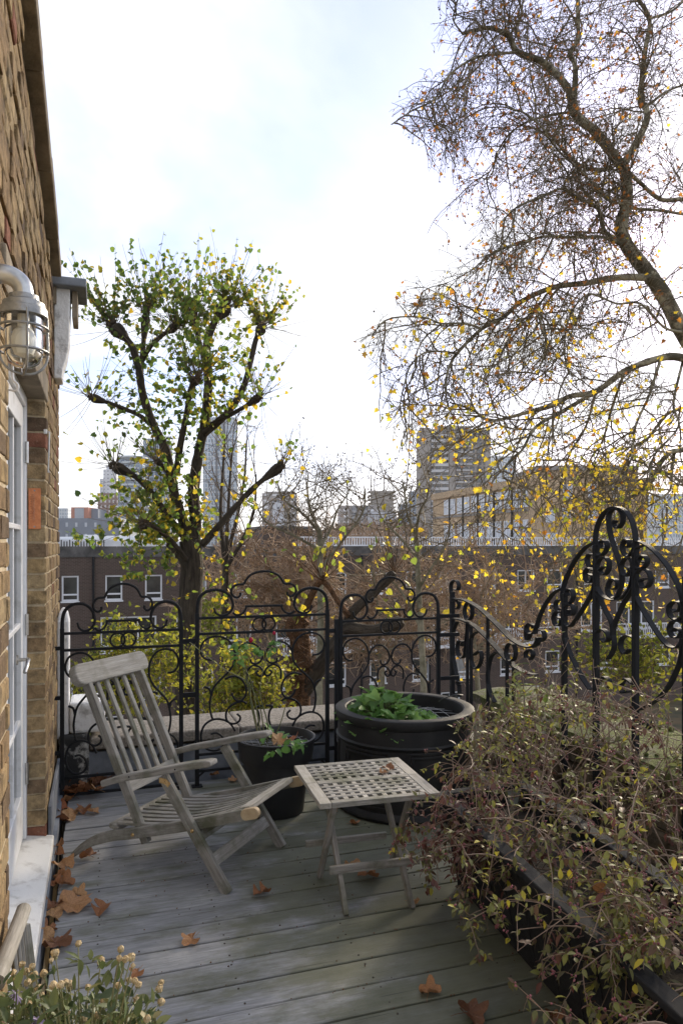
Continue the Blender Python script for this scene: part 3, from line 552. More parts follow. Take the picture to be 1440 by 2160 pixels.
def fence_panel(x0, x1, dz, label, ztop_post, bracket=False):
    th = thing('iron_fence', label, 'fence', ((x0 + x1) / 2, FY, 0.0), 'wrought iron fence panels along the end of the deck'); W = x1 - x0
    P = lambda u, z: Vector((x0 + u * W, FY, z + dz))
    def rod(name, pts, r=0.0068, n=8):
        for mir in (0, 1):
            q = [P(1 - u if mir else u, z) for u, z in pts]; MB().tube(spline(q, 4), r, n).build(name, MT['iron'], th, smooth=True)
    zt = c2(72, 470)[1]
    for u in (0.0, 1.0): 
        MB().bar(P(u, 0 - dz + 0.004), P(u, zt), 0.024, 0.024, (0, 1, 0)).build('post', MT['iron'], th, bevel=0.002)
        MB().box((x0 + u * W - 0.032, FY - 0.03, 0.001), (x0 + u * W + 0.032, FY + 0.03, 0.007)).build('foot_plate', MT['iron'], th, bevel=0.001)
    tr = [c2(*q) for q in HALF['top_scroll'][0]]; tr[0] = (0.0, zt - 0.01)
    for mir in (0, 1): MB().tube(spline([P(1 - u if mir else u, z) for u, z in tr], 4), [0.0115 - 0.005 * k / (4 * (len(tr) - 1)) for k in range(4 * (len(tr) - 1) + 1)], 8).build('top_scroll', MT['iron'], th, smooth=True)
    ar = [c2(*q) for q in ARCH]; ar[-1] = (0.5, ar[-1][1]); full = ar + [(1 - u, z) for u, z in reversed(ar[:-1])]
    MB().tube(spline([P(u, z) for u, z in full], 4), 0.0075, 8).build('crest', MT['iron'], th, smooth=True)
    for sc_ in HALF['scroll']: rod('scroll', [c2(*q) for q in sc_])
    zb = c2(520, 402)[1]; MB().bar(P(0.355, zb), P(0.645, zb), 0.014, 0.014).build('crest_bar', MT['iron'], th, bevel=0.002)
    for zr in (ZR1, ZR2, c2(1180, 1712)[1], c2(1200, 1858)[1]): MB().bar(P(0.012, zr), P(0.988, zr), 0.014, 0.016).build('rail', MT['iron'], th, bevel=0.002)
    rc = (ZR1 + ZR2) / 2; rad = (ZR1 - ZR2) / 2 - 0.007
    for off in (-0.031, 0.031):
        pc = P(0.5, rc); MB().tube([(pc.x + off + rad * math.cos(2 * math.pi * k / 28), FY + off * 0.12, pc.z + rad * math.sin(2 * math.pi * k / 28)) for k in range(29)], 0.006, 8, cap=False).build('ring', MT['iron'], th, smooth=True)
    # corner braces at the foot
    zf = c2(1200, 1858)[1]
    for u, s_ in ((0.0, 1), (1.0, -1)): MB().tube([P(u, zf - 0.06), P(u, zf - 0.03) + Vector((s_ * 0.012, 0, 0)), P(u, zf) + Vector((s_ * 0.05, 0, 0))], 0.006, 6).build('brace', MT['iron'], th, smooth=True)
    if bracket:
        for zb_ in (0.89, 0.60, 0.28, 0.09):
            bk = MB().sweep([(0.014, FY, zb_), (x0 - 0.011, FY, zb_)], 0.018, 0.022).build('wall_bracket', MT['iron'], th, bevel=0.002)
    return th
p1x0, p1x1 = on(131, 1400, 1, FY).x, on(382, 1400, 1, FY).x; p3x0, p3x1 = on(718, 1400, 1, FY).x, on(924, 1400, 1, FY).x
d1 = on(134, 1337, 1, FY).z - ZR1; d3 = on(722, 1311, 1, FY).z - ZR1
fence_panel(p1x0, p1x1, d1, 'scrolled black iron fence panel behind the deck chair, beside the brick wall', 0, True)
fence_panel(PX0, PX1, 0.0, 'tallest scrolled black iron fence panel behind the small plastic rose pot', 0)
fence_panel(p3x0, p3x1, d3, 'scrolled black iron fence panel behind the big black drum planter', 0)
def post(xp, ztop, label, links):
    th = thing('fence_post', label, 'fence post', (xp, FY, 0)); MB().bar((xp, FY, 0.0), (xp, FY, ztop), 0.024, 0.024, (0, 1, 0)).build('upright', MT['iron'], th, bevel=0.002)
    for a, b, z_ in links: MB().bar((a, FY, z_), (b, FY, z_), 0.016, 0.026).build('tie_bar', MT['iron'], th, bevel=0.002)
xp = on(709, 1400, 1, FY).x; post(xp, on(709, 1306, 1, FY).z, 'plain black iron post between the second and third fence panels', [(PX1 + 0.012, xp - 0.012, 0.93), (PX1 + 0.012, xp - 0.012, 0.60), (PX1 + 0.012, xp - 0.012, 0.16)])
xq = (p1x1 + PX0) / 2
th = thing('fence_tie', 'black iron tie bars joining the first two fence panels', 'tie', (xq, FY, 0.5))
for z_ in (0.90, 0.57): MB().bar((p1x1 + 0.012, FY, z_), (PX0 - 0.012, FY, z_), 0.016, 0.03).build('tie_bar', MT['iron'], th, bevel=0.002)

# side railing of flat bar, along the right of the deck
SX = 2.65
sr = thing('side_railing', 'tall arched flat bar iron railing with curled scrolls on the right', 'railing', (SX, 3.0, 0.0))
def ca(q): r = on(1120 + q[0] / 4.5, 1050 + q[1] / 4.5, 0, SX); return r
def cbb(q): r = on(940 + q[0] / 5.538, 1200 + q[1] / 5.538, 0, SX); return r
def flat(name, pts, conv, w=0.030, h=0.0065, par=sr, k=6):
    if name == 'handrail': w, h = 0.042, 0.008
    q = spline([conv(a) for a in pts], k)
    mb = MB(); n = len(q); vs, fs = [], []
    for i, p_ in enumerate(q):
        t_ = (q[min(i + 1, n - 1)] - q[max(i - 1, 0)]); t_.x = 0
        t_ = t_.normalized() if t_.length > 1e-8 else Vector((0, 1, 0)); nn = Vector((0, -t_.z, t_.y))
        for a, b in ((-1, -1), (1, -1), (1, 1), (-1, 1)): vs.append(p_ + Vector((a * w / 2, 0, 0)) + nn * (b * h / 2))
    for i in range(n - 1):
        for m_ in range(4): fs.append((4 * i + m_, 4 * i + (m_ + 1) % 4, 4 * i + 4 + (m_ + 1) % 4, 4 * i + 4 + m_))
    fs += [(3, 2, 1, 0), tuple(4 * (n - 1) + m_ for m_ in range(4))]
    return mb.add(vs, fs).build(name, MT['iron'], par, smooth=True)
A = [
 ('arch', [(605, 510), (610, 400), (625, 280), (680, 160), (750, 100), (820, 90), (900, 130), (960, 230), (990, 380), (992, 490)]),
 ('scroll', [(607, 470), (640, 545), (690, 530), (722, 460), (700, 408), (660, 420), (662, 470), (690, 478)]),
 ('scroll', [(980, 480), (940, 550), (890, 540), (865, 470), (890, 402), (930, 410), (927, 460), (900, 470)]),
 ('scroll', [(800, 215), (785, 255), (830, 285), (870, 220), (860, 140), (800, 102), (745, 140), (735, 230), (760, 380), (800, 500), (840, 620), (862, 750), (845, 870), (800, 952), (745, 930), (725, 860), (760, 775), (815, 790), (818, 850), (780, 870)]),
 ('scroll', [(690, 655), (650, 690), (690, 732), (735, 680), (735, 600), (690, 563), (640, 600), (615, 700), (620, 820), (670, 920), (760, 970), (860, 950), (930, 870), (960, 760), (965, 640), (940, 578), (890, 580), (855, 640), (870, 720), (910, 742), (940, 690), (905, 650)]),
 ('arch', [(603, 425), (520, 470), (440, 560), (370, 680), (320, 800), (298, 900), (305, 970), (340, 1007), (385, 980), (402, 920), (375, 868), (335, 890), (350, 930)]),
 ('scroll', [(592, 540), (550, 540), (530, 590), (555, 650), (592, 640)]), ('scroll', [(588, 690), (540, 668), (513, 720), (525, 790), (570, 800), (585, 745), (545, 725)]),
 ('scroll', [(355, 1060), (350, 1110), (390, 1110), (402, 1050), (370, 1010), (320, 1040), (303, 1120), (330, 1200), (370, 1222), (430, 1150), (520, 1010), (575, 910), (603, 820)]),
 ('scroll', [(285, 970), (250, 975), (232, 1020), (250, 1065), (288, 1060)]), ('scroll', [(285, 1090), (240, 1085), (213, 1140), (230, 1205), (275, 1210), (285, 1150), (245, 1135)]),
 ('arch', [(975, 405), (1060, 430), (1160, 500), (1280, 630), (1370, 780), (1420, 900), (1440, 1010), (1440, 1120)]),
 ('scroll', [(1060, 455), (1005, 480), (980, 560), (990, 640), (1030, 672), (1080, 650), (1103, 590), (1060, 548), (1022, 585), (1050, 612)]),
 ('scroll', [(1080, 770), (1035, 790), (1060, 852), (1110, 840), (1137, 770), (1110, 700), (1050, 677), (1000, 720), (978, 820), (1000, 930), (1060, 1060), (1150, 1210), (1240, 1340), (1310, 1410), (1380, 1425), (1430, 1370), (1440, 1290)]),
 ('scroll', [(1440, 1130), (1380, 1160), (1322, 1120), (1308, 1040), (1350, 990), (1412, 1000), (1415, 1060), (1370, 1085), (1340, 1060)]),
 ('scroll', [(1440, 1190), (1400, 1170), (1340, 1180), (1312, 1240), (1340, 1315), (1400, 1325), (1425, 1270), (1380, 1238), (1345, 1270)]),
 ('strap', [(625, 900), (655, 960), (700, 1060), (760, 1180), (777, 1290), (790, 1400), (765, 1480), (730, 1530)]), ('strap', [(965, 850), (940, 900), (880, 1000), (820, 1130), (785, 1230), (778, 1330)]),
 ('scroll', [(600, 1360), (630, 1272), (680, 1250), (725, 1290), (735, 1345), (700, 1370), (668, 1335)]), ('scroll', [(975, 1330), (920, 1308), (862, 1340), (850, 1420), (890, 1480), (935, 1440)]),
 ('arch', [(295, 862), (210, 910), (130, 1020), (80, 1130), (50, 1230), (20, 1290), (-30, 1280), (-40, 1220), (0, 1195), (25, 1240)]),
 ('arch', [(1440, 1380), (1425, 1500), (1390, 1620), (1300, 1800), (1180, 1930), (1050, 2005), (990, 2020)]),
 ('scroll', [(330, 1330), (360, 1450), (420, 1580), (480, 1700), (560, 1820)]), ('scroll', [(640, 1750), (690, 1700), (740, 1740), (720, 1800), (670, 1790)]), ('scroll', [(960, 1760), (900, 1720), (855, 1780), (870, 1850), (930, 1840)]),
 ('scroll', [(1030, 2200), (1040, 2130), (1090, 2105), (1125, 2150), (1100, 2200)])]
for nm, pts in A: flat(nm, pts, ca)
for cx, y0 in ((315, 905), (615, 440), (988, 420)):
    a = ca((cx, y0)); MB().bar((SX, a.y, 0.0), (SX, a.y, a.z), 0.026, 0.026, (1, 0, 0)).build('upright', MT['iron'], sr, bevel=0.002)
a = on(1447, 1280, 0, SX); MB().bar((SX, a.y, 0.0), (SX, a.y, 1.36), 0.026, 0.026, (1, 0, 0)).build('upright', MT['iron'], sr, bevel=0.002)
# mirrored shoulder out of frame to the right keeps the arch whole
ym = ca((800, 400)).y
for nm, pts in (A[9], A[10], A[20]):
    flat(nm, pts, lambda q: (lambda r: Vector((r.x, 2 * ym - r.y, r.z)))(ca(q)))
B = [
 ('scroll', [(100, 240), (140, 245), (152, 185), (120, 135), (78, 150), (60, 200), (68, 300), (100, 350)]),
 ('handrail', [(90, 348), (200, 360), (300, 402), (400, 465), (490, 545), (600, 650), (700, 755), (780, 828), (880, 890), (985, 918), (1060, 880), (1085, 800)]),
 ('scroll', [(110, 470), (145, 455), (150, 400), (110, 368), (70, 400), (64, 490), (85, 560), (130, 588)]),
 ('handrail', [(100, 582), (170, 592), (280, 632), (400, 722), (500, 822), (640, 975), (720, 1068), (800, 1138), (930, 1212), (1050, 1240)]),
 ('strap', [(130, 620), (85, 750), (78, 950), (108, 1150), (150, 1350), (160, 1500)]), ('scroll', [(160, 1360), (135, 1340), (150, 1318), (195, 1325)]),
 ('scroll', [(180, 900), (200, 850), (150, 848), (133, 930), (150, 1012), (190, 1042), (222, 1000), (237, 850), (252, 700), (250, 640)]),
 ('scroll', [(330, 1010), (400, 960), (417, 1040), (390, 1132), (340, 1165), (302, 1080), (290, 900), (310, 780), (370, 738)]),
 ('strap', [(590, 978), (535, 1020), (500, 1150), (490, 1300), (520, 1450), (575, 1560)]),
 ('scroll', [(985, 770), (950, 830), (938, 700), (980, 648), (1042, 670), (1045, 760)]), ('scroll', [(940, 1040), (935, 980), (985, 945), (1020, 1000), (990, 1060)]), ('scroll', [(1090, 720), (1140, 730), (1150, 810), (1110, 850)]),
 ('ring', [(265 + 45 * math.cos(a_), 495 + 102 * math.sin(a_)) for a_ in np.linspace(0, 2 * math.pi, 15)]), ('ring', [(760 + 56 * math.cos(a_), 975 + 105 * math.sin(a_)) for a_ in np.linspace(0, 2 * math.pi, 15)])]
sh = thing('handrail_section', 'sloping double handrail of flat iron bar beside the drum planter', 'railing', (SX, 4.1, 0.0))
for nm, pts in B: flat(nm, pts, cbb, par=sh)
for cx, y0 in ((490, 560), (252, 630), (296, 640), (715, 1080), (790, 1140)):
    a = cbb((cx, y0)); MB().bar((SX, a.y, 0.0), (SX, a.y, a.z), 0.018, 0.018, (1, 0, 0)).build('upright', MT['iron'], sh, bevel=0.002)
a = cbb((75, 300)); MB().bar((SX, a.y, 0.0), (SX, a.y, a.z + 0.02), 0.03, 0.03, (1, 0, 0)).build('corner_post', MT['iron'], sh, bevel=0.002)
for z_ in (1.00, 0.87, 0.57): MB().bar((p3x1 + 0.012, FY, z_), (SX - 0.012, FY, z_), 0.016, 0.026).build('tie_bar', MT['iron'], sh, bevel=0.002)
# ================================================================== teak deck chair
CO = Vector((0.126, 3.670, 0)); CU = Vector((0.759, -0.651, 0)).normalized(); CV = Vector((-CU.y, CU.x, 0)); CW = 0.515
def L(s, t_, z): return CO + CU * s + CV * t_ + UP * z
ch = thing('deck_chair', 'weathered grey teak folding deck chair facing right beside the brick wall', 'chair', CO)
def rounded(l, h, r_, n=5):
    pts = []
    for cx, cy, a0 in ((l / 2 - r_, h / 2 - r_, 0), (-l / 2 + r_, h / 2 - r_, 90), (-l / 2 + r_, -h / 2 + r_, 180), (l / 2 - r_, -h / 2 + r_, 270)):
        for k in range(n + 1): a = R_(a0 + 90 * k / n); pts.append((cx + r_ * math.cos(a), cy + r_ * math.sin(a)))
    return pts
T = MT['teak']; TP = MT['teak_pale']
for t_ in (0.03, CW - 0.03):
    rail = spline([L(0.0, t_, 0.012), L(0.06, t_, 0.062), L(0.14, t_, 0.108), L(0.24, t_, 0.143), L(0.36, t_, 0.172), L(0.69, t_, 0.262), L(0.93, t_, 0.336)], 4)
    n = len(rail); MB().sweep(rail, 0.024, 0.045, wl=[0.024] * n, hl=[0.022 + 0.026 * min(1, k / 9) for k in range(n)]).build('seat_rail', T, ch, bevel=0.003)
    e = L(0.962, t_, 0.345); Mx = Matrix.Translation(e) @ Matrix((CU.to_4d()[:3] + (0,), UP.to_4d()[:3] + (0,), (-CV).to_4d()[:3] + (0,), (0, 0, 0, 1))).transposed() @ Matrix.Rotation(R_(16), 4, 'Z')
    MB().prism(rounded(0.088, 0.048, 0.022), 0.025, Mx).build('rail_end', MT['teak_fresh'], ch, bevel=0.003)
ur = Vector((CU.x, CU.y, 0))
for t_ in (0.0, CW):
    MB().sweep([L(0.868, t_, 0.0), L(0.535, t_, 0.467)], 0.024, 0.048).build('front_leg', T, ch, bevel=0.003)
    a = [L(0.20, t_ - 0.004 if t_ < 0.1 else t_ + 0.004, 0.388), L(0.34, t_, 0.436), L(0.50, t_, 0.478), L(0.66, t_, 0.523), L(0.80, t_, 0.555)]
    q = spline(a, 4); n = len(q); MB().sweep(q, 0.055, 0.028, wl=[0.026 + 0.034 * min(1, k / 7) for k in range(n)], hl=[0.03] * (n - 1) + [0.02]).build('arm_rest', T, ch, bevel=0.006)
    # brass joint plate and bolts on the outside face
    s_ = -1 if t_ < 0.1 else 1; o_ = CV * (s_ * 0.0135)
    MB().sweep([L(0.525, t_, 0.448) + o_, L(0.556, t_, 0.446) + o_, L(0.578, t_, 0.43) + o_], 0.003, 0.024).build('joint_plate', MT['brass'], ch, bevel=0.001)
    for (bs, bz, tt) in ((0.695, 0.246, t_), (0.355, 0.166, t_ + (0.03 if t_ < 0.1 else -0.03)), (0.555, 0.44, t_)):
        c_ = L(bs, tt, bz) + CV * (s_ * 0.012); MB().tube([c_, c_ + CV * (s_ * 0.0055)], [0.009, 0.006], 12).build('bolt', MT['brass'], ch, smooth=True)
    for bs, bz in ((0.37, 0.452), (0.62, 0.516)):
        c_ = L(bs, t_, bz - 0.005) + CV * (s_ * (0.026 if bs < 0.5 else 0.0305)); MB().tube([c_, c_ + CV * (s_ * 0.0015)], 0.004, 8).build('plug', MT['iron'], ch)
bk0, bk1 = (0.40, 0.122), (0.034, 0.872)
def bp(f_, t_, off=0.0):
    n_ = Vector((bk1[1] - bk0[1], 0, -(bk1[0] - bk0[0]))).normalized()
    return L(bk0[0] + (bk1[0] - bk0[0]) * f_ + n_.x * off, t_, bk0[1] + (bk1[1] - bk0[1]) * f_ + n_.z * off)
for t_ in (0.062, CW - 0.062): MB().sweep([bp(0, t_), bp(0.945, t_)], 0.026, 0.044).build('back_stile', T, ch, bevel=0.003)
ax = (bp(1, 0) - bp(0, 0)).normalized(); nrm = CV.cross(ax)
Mh = Matrix.Translation(bp(1.0, CW / 2)) @ Matrix((CV.to_4d()[:3] + (0,), ax.to_4d()[:3] + (0,), nrm.to_4d()[:3] + (0,), (0, 0, 0, 1))).transposed()
MB().prism(rounded(CW + 0.02, 0.105, 0.042), 0.046, Mh).build('head_rest', TP, ch, bevel=0.007)
for k in range(5):
    t_ = 0.062 + (CW - 0.124) * (k + 1) / 6; MB().sweep([bp(0.30, t_), bp(0.94, t_)], 0.024, 0.016, up=nrm).build('back_slat', T, ch, bevel=0.003)
MB().sweep([bp(0.32, 0.075), bp(0.32, CW - 0.075)], 0.022, 0.062, up=ax).build('lower_back_rail', TP, ch, bevel=0.003)
MB().sweep([L(0.225, 0.045, 0.172), L(0.225, CW + 0.01, 0.172)], 0.055, 0.022, up=(0.2, -0.17, 1)).build('rear_cross_bar', T, ch, bevel=0.003)
MB().sweep([L(0.925, 0.045, 0.352), L(0.925, CW - 0.045, 0.352)], 0.052, 0.022, up=(-0.22, 0.19, 1)).build('front_cross_bar', TP, ch, bevel=0.003)
for k in range(9):
    t_ = 0.062 + (CW - 0.124) * k / 8
    q = spline([L(0.24, t_, 0.192), L(0.42, t_, 0.208), L(0.58, t_, 0.232), L(0.75, t_, 0.283), L(0.90, t_, 0.346)], 4); MB().sweep(q, 0.030, 0.012).build('seat_slat', T, ch, bevel=0.002)
MB().sweep([L(0.782, 0.012, 0.118), L(0.782, CW - 0.012, 0.118)], 0.022, 0.055, up=(-0.45, 0.39, 0.8)).build('stretcher', T, ch, bevel=0.003)
MB().sweep([L(0.715, 0.014, 0.212), L(0.715, CW - 0.014, 0.212)], 0.024, 0.04, up=(-0.45, 0.39, 0.8)).build('seat_support', T, ch, bevel=0.003)
for t_ in (0.055, CW - 0.055): MB().sweep([L(0.70, t_, 0.222), L(0.80, t_, 0.285)], 0.02, 0.035).build('support_block', T, ch, bevel=0.003)

# folded chair at the lower left, only its head rest end shows
fc = thing('folded_chair', 'folded weathered teak chair leaning on the sill at the lower left corner', 'chair', (0.06, 1.95, 0))
a, b = gz0 = (on(48, 1925, 2, 0.50), on(-8, 2075, 2, 0.50))
dirh = (b - a).normalized()
MB().tube(spline([a - dirh * 0.018 + Vector((0, 0, 0.006)), a, (a + b) / 2, b], 4), [0.008, 0.014, 0.0175, 0.019, 0.019, 0.0195, 0.0195, 0.02, 0.02, 0.02, 0.02, 0.02, 0.02], 14).build('head_rest', TP, fc, smooth=True)
for k, (u_, v_) in enumerate(((49, 1955), (42, 1968), (36, 1985), (28, 2005))):
    q = on(u_, v_, 2, 0.485); MB().sweep([q, q + Vector((0.055, -0.10, -0.485))], 0.010, 0.022).build('back_slat', T, fc, bevel=0.002)
q = on(53, 1950, 2, 0.485); MB().sweep([q, q + Vector((0.075, -0.13, -0.485))], 0.016, 0.03).build('back_stile', T, fc, bevel=0.002)

# ================================================================== slatted folding table
TZ = 0.46
tb = thing('folding_table', 'small square weathered teak folding table with woven slat top', 'table', (1.4, 3.0, 0))
c00 = Vector((1.097, 2.773, TZ)); c10 = Vector((1.612, 2.742, TZ)); c01 = Vector((1.180, 3.290, TZ)); 
ex = (c10 - c00); ey = (c01 - c00); LX, LY = ex.length, ey.length; ex.normalize(); ey = (ey - ex * ey.dot(ex)).normalized()
def Q(a, b, z=0.0): return c00 + ex * a + ey * b + UP * z
th_ = 0.022
def tbar(name, a0, b0, a1, b1, w_, h_=th_, z=-th_ / 2, mat=T): 
    return MB().sweep([Q(a0, b0, z), Q(a1, b1, z)], w_, h_).build(name, mat, tb, bevel=0.002)
tbar('breadboard_end', 0.024, 0.0, 0.024, LY / 2 - 0.001, 0.048, mat=TP); tbar('breadboard_end', 0.024, LY / 2 + 0.001, 0.024, LY, 0.048, mat=TP)
tbar('breadboard_end', LX - 0.024, 0.0, LX - 0.024, LY / 2 - 0.001, 0.048, mat=T); tbar('breadboard_end', LX - 0.024, LY / 2 + 0.001, LX - 0.024, LY, 0.048, mat=TP)
tbar('side_rail', 0.049, 0.017, LX - 0.049, 0.017, 0.034, mat=T); tbar('side_rail', 0.049, LY - 0.017, LX - 0.049, LY - 0.017, 0.034, mat=T)
tbar('centre_rail', 0.049, LY / 2, LX - 0.049, LY / 2, 0.044, mat=T)
for b0, b1 in ((0.035, LY / 2 - 0.023), (LY / 2 + 0.023, LY - 0.035)):
    pitch = (b1 - b0) / 5
    for k in range(4): bb = b0 + pitch * (k + 1) - 0.0; tbar('long_slat', 0.049, bb, LX - 0.049, bb, pitch * 0.52, 0.008, -0.0042, T)
    nx = 10
    for k in range(nx):
        aa = 0.049 + (LX - 0.098) * (k + 0.72) / nx
        for half in range(1): tbar('cross_slat', aa, b0 + 0.0005, aa, b1 - 0.0005, (LX - 0.098) / nx * 0.5, 0.012, -0.0077, TP if k % 2 else T)
def leg(a0, b0, a1, b1): MB().sweep([Q(a0, b0, -th_ - 0.001), Vector((Q(a1, b1).x, Q(a1, b1).y, 0.0))], 0.02, 0.034).build('leg', T, tb, bevel=0.003)
def tloc(p): d_ = p - c00; return d_.dot(ex), d_.dot(ey)
fa = tloc(Vector((1.205, 2.765, 0))); fb = tloc(Vector((1.481, 2.732, 0))); ra = tloc(Vector((1.234, 3.129, 0))); rb_ = tloc(Vector((1.617, 3.171, 0)))
leg(0.115, LY - 0.10, fa[0], fa[1]); leg(fb[0] - 0.0, LY - 0.10, fb[0], fb[1])
leg(0.090, 0.10, ra[0] - 0.03, ra[1]); leg(LX - 0.09, 0.10, rb_[0] - 0.045, rb_[1])
zf = 0.145; k1 = 1 - zf / TZ
MB().sweep([Q(fa[0] - 0.045, 0.12 - 0.022, zf - TZ), Q(LX - 0.055, 0.12 - 0.022, zf - TZ)], 0.018, 0.034).build('stretcher', T, tb, bevel=0.003)
MB().sweep([Q(0.03, LY - 0.115, zf - TZ - 0.01), Q(fb[0] + 0.03, LY - 0.115, zf - TZ - 0.01)], 0.018, 0.03).build('stretcher', T, tb, bevel=0.003)
for b_ in (LY * 0.22, LY * 0.80): MB().sweep([Q(0.07, b_, -th_ - 0.013), Q(LX - 0.07, b_, -th_ - 0.013)], 0.022, 0.024).build('batten', T, tb, bevel=0.002)
bt = MB().tube([Q(fb[0] - 0.012, 0.145, zf - TZ + 0.08), Q(fb[0] + 0.02, 0.145, zf - TZ + 0.08)], 0.007, 10).build('bolt', MT['brass'], tb, smooth=True)

# ================================================================== planters
DC = Vector((1.957, 3.915, 0)); DR = 0.402
dp = thing('drum_planter', 'big round black drum planter with wide rim and moulded panels', 'planter', DC)
MB().lathe([(DR - 0.035, 0.004), (DR + 0.002, 0.004), (DR + 0.008, 0.02), (DR, 0.04), (DR - 0.012, 0.05), (DR - 0.015, 0.385), (DR - 0.006, 0.392), (DR - 0.002, 0.402), (DR - 0.012, 0.412), (DR - 0.014, 0.492), (DR - 0.004, 0.50), (DR - 0.002, 0.508), (DR + 0.002, 0.518), (DR + 0.003, 0.535), (DR + 0.001, 0.547), (DR - 0.004, 0.551), (DR - 0.055, 0.551), (DR - 0.062, 0.545), (DR - 0.07, 0.46), (DR - 0.07, 0.40)], DC, 96, closed=True).build('drum', MT['drum'], dp, smooth=True)
MB().lathe([(0.001, 0.425), (DR - 0.069, 0.42)], DC, 48, closed=True).build('soil', MT['soil'], dp)
def arcbar(name, a0, a1, z0, z1, r_, w_=0.012):
    mb = MB(); n = 26; 
    pts = [(DC.x + r_ * math.cos(a0 + (a1 - a0) * k / n), DC.y + r_ * math.sin(a0 + (a1 - a0) * k / n), z0) for k in range(n + 1)]
    mb.sweep(pts, 0.014, w_); return mb.build(name, MT['drum'], dp, bevel=0.003)
for kq in range(6):
    am = R_(-88 + 60 * kq); hw = R_(22)
    for in_ in (0, 0.022):
        a0, a1 = am - hw + in_ / DR, am + hw - in_ / DR
        arcbar('panel_moulding', a0, a1, 0.375 - in_, 0, DR - 0.013); arcbar('panel_moulding', a0, a1, 0.075 + in_, 0, DR - 0.013)
        for a_ in (a0, a1): MB().sweep([(DC.x + (DR - 0.013) * math.cos(a_), DC.y + (DR - 0.013) * math.sin(a_), z_) for z_ in (0.069 + in_, 0.381 - in_)], 0.014, 0.012, up=(math.cos(a_), math.sin(a_), 0)).build('panel_moulding', MT['drum'], dp, bevel=0.003)
wm = thing('wire_grid', 'bent square wire mesh lying over the drum planter soil', 'wire mesh', DC + Vector((0.1, 0, 0.46)))
for k in range(8):
    o_ = -0.24 + 0.07 * k; h_ = math.sqrt(max(0.34 ** 2 - o_ ** 2, 0.01))
    f_ = lambda x, y: 0.475 + 0.03 * math.exp(-((x - 0.18) ** 2 + (y - 0.02) ** 2) / 0.02)
    MB().tube([(DC.x + o_, DC.y - h_ + 2 * h_ * j / 10, f_(o_, -h_ + 2 * h_ * j / 10)) for j in range(11)], 0.0013, 5).build('wire', MT['wire'], wm)
    MB().tube([(DC.x - h_ + 2 * h_ * j / 10, DC.y + o_, f_(-h_ + 2 * h_ * j / 10, o_) + 0.002) for j in range(11)], 0.0013, 5).build('wire', MT['wire'], wm)
tag(MB().tube(spline([at(925, 1480, 4.05), at(935, 1474, 4.0), at(960, 1466, 3.98), at(976, 1467, 4.0)], 5), 0.003, 6).build('black_hose', MT['plastic'], smooth=True), 'thin black irrigation hose lying across the rim of the drum planter', 'hose')

PC = Vector((1.205, 3.985, 0)); 
pt = thing('plastic_pot', 'tapered black plastic flower pot between the chair and the table', 'flower pot', PC)
MB().lathe([(0.150, 0.003), (0.155, 0.008), (0.178, 0.22), (0.186, 0.295), (0.203, 0.297), (0.205, 0.302), (0.216, 0.405), (0.222, 0.41), (0.222, 0.418), (0.212, 0.42), (0.205, 0.405), (0.196, 0.33)], PC, 64, closed=True).build('pot', MT['plastic'], pt, smooth=True)
MB().lathe([(0.001, 0.352), (0.202, 0.348)], PC, 40, closed=True).build('soil', MT['soil'], pt)
wm2 = thing('wire_netting', 'fine silver wire netting over the plastic pot soil', 'wire mesh', PC + Vector((0, 0, 0.36)))
for k in range(12):
    o_ = -0.19 + 0.034 * k; h_ = math.sqrt(max(0.196 ** 2 - o_ ** 2, 0.0004))
    for d_ in (0, 1):
        q = [(PC.x + (o_ if d_ else -h_ + 2 * h_ * j / 6), PC.y + (-h_ + 2 * h_ * j / 6 if d_ else o_), 0.372 + 0.008 * math.sin(k + j) + 0.002 * d_) for j in range(7)]; MB().tube(q, 0.0009, 4).build('wire', MT['wire'], wm2)

tr = thing('trough_planter', 'long black timber trough planter along the right of the deck', 'planter', (1.85, 2.0, 0))
def tq(s, a, z): return Vector((1.548 + 0.081 * (s - 1.5) + a, s, z))
for (aa0, aa1, nm) in ((0.10, 0.0, 'side_panel'), (0.31, 0.40, 'side_panel')):
    y0 = 0.55
    while y0 < 2.84:
        y1 = min(y0 + 0.145, 2.84); mb = MB(); tk = 0.02
        vs = [tq(y0 + 0.002, aa0 - tk / 2, 0.012), tq(y1 - 0.002, aa0 - tk / 2, 0.012), tq(y1 - 0.002, aa0 + tk / 2, 0.012), tq(y0 + 0.002, aa0 + tk / 2, 0.012), tq(y0 + 0.002, aa1 - tk / 2 + 0.012, 0.40), tq(y1 - 0.002, aa1 - tk / 2 + 0.012, 0.40), tq(y1 - 0.002, aa1 + tk / 2 + 0.012, 0.40), tq(y0 + 0.002, aa1 + tk / 2 + 0.012, 0.40)]
        mb.add(vs, [(0, 3, 2, 1), (4, 5, 6, 7), (0, 1, 5, 4), (1, 2, 6, 5), (2, 3, 7, 6), (3, 0, 4, 7)]); mb.build('side_board', MT['trough'], tr, bevel=0.003); y0 = y1
MB().sweep([tq(2.84, 0.09, 0.2), tq(2.84, 0.33, 0.2)], 0.022, 0.39).build('end_panel', MT['trough'], tr, bevel=0.003)
for a_ in (0.008, 0.405): MB().sweep([tq(0.55, a_, 0.412), tq(2.86, a_, 0.412)], 0.055, 0.024).build('rim', MT['trough'], tr, bevel=0.004)
MB().sweep([tq(2.845, 0.036, 0.412), tq(2.845, 0.376, 0.412)], 0.05, 0.022).build('rim', MT['trough'], tr, bevel=0.004)
MB().add([tq(0.55, 0.03, 0.33), tq(0.55, 0.39, 0.33), tq(2.83, 0.39, 0.33), tq(2.83, 0.03, 0.33)], [(0, 1, 2, 3)]).build('soil', MT['soil'], tr)

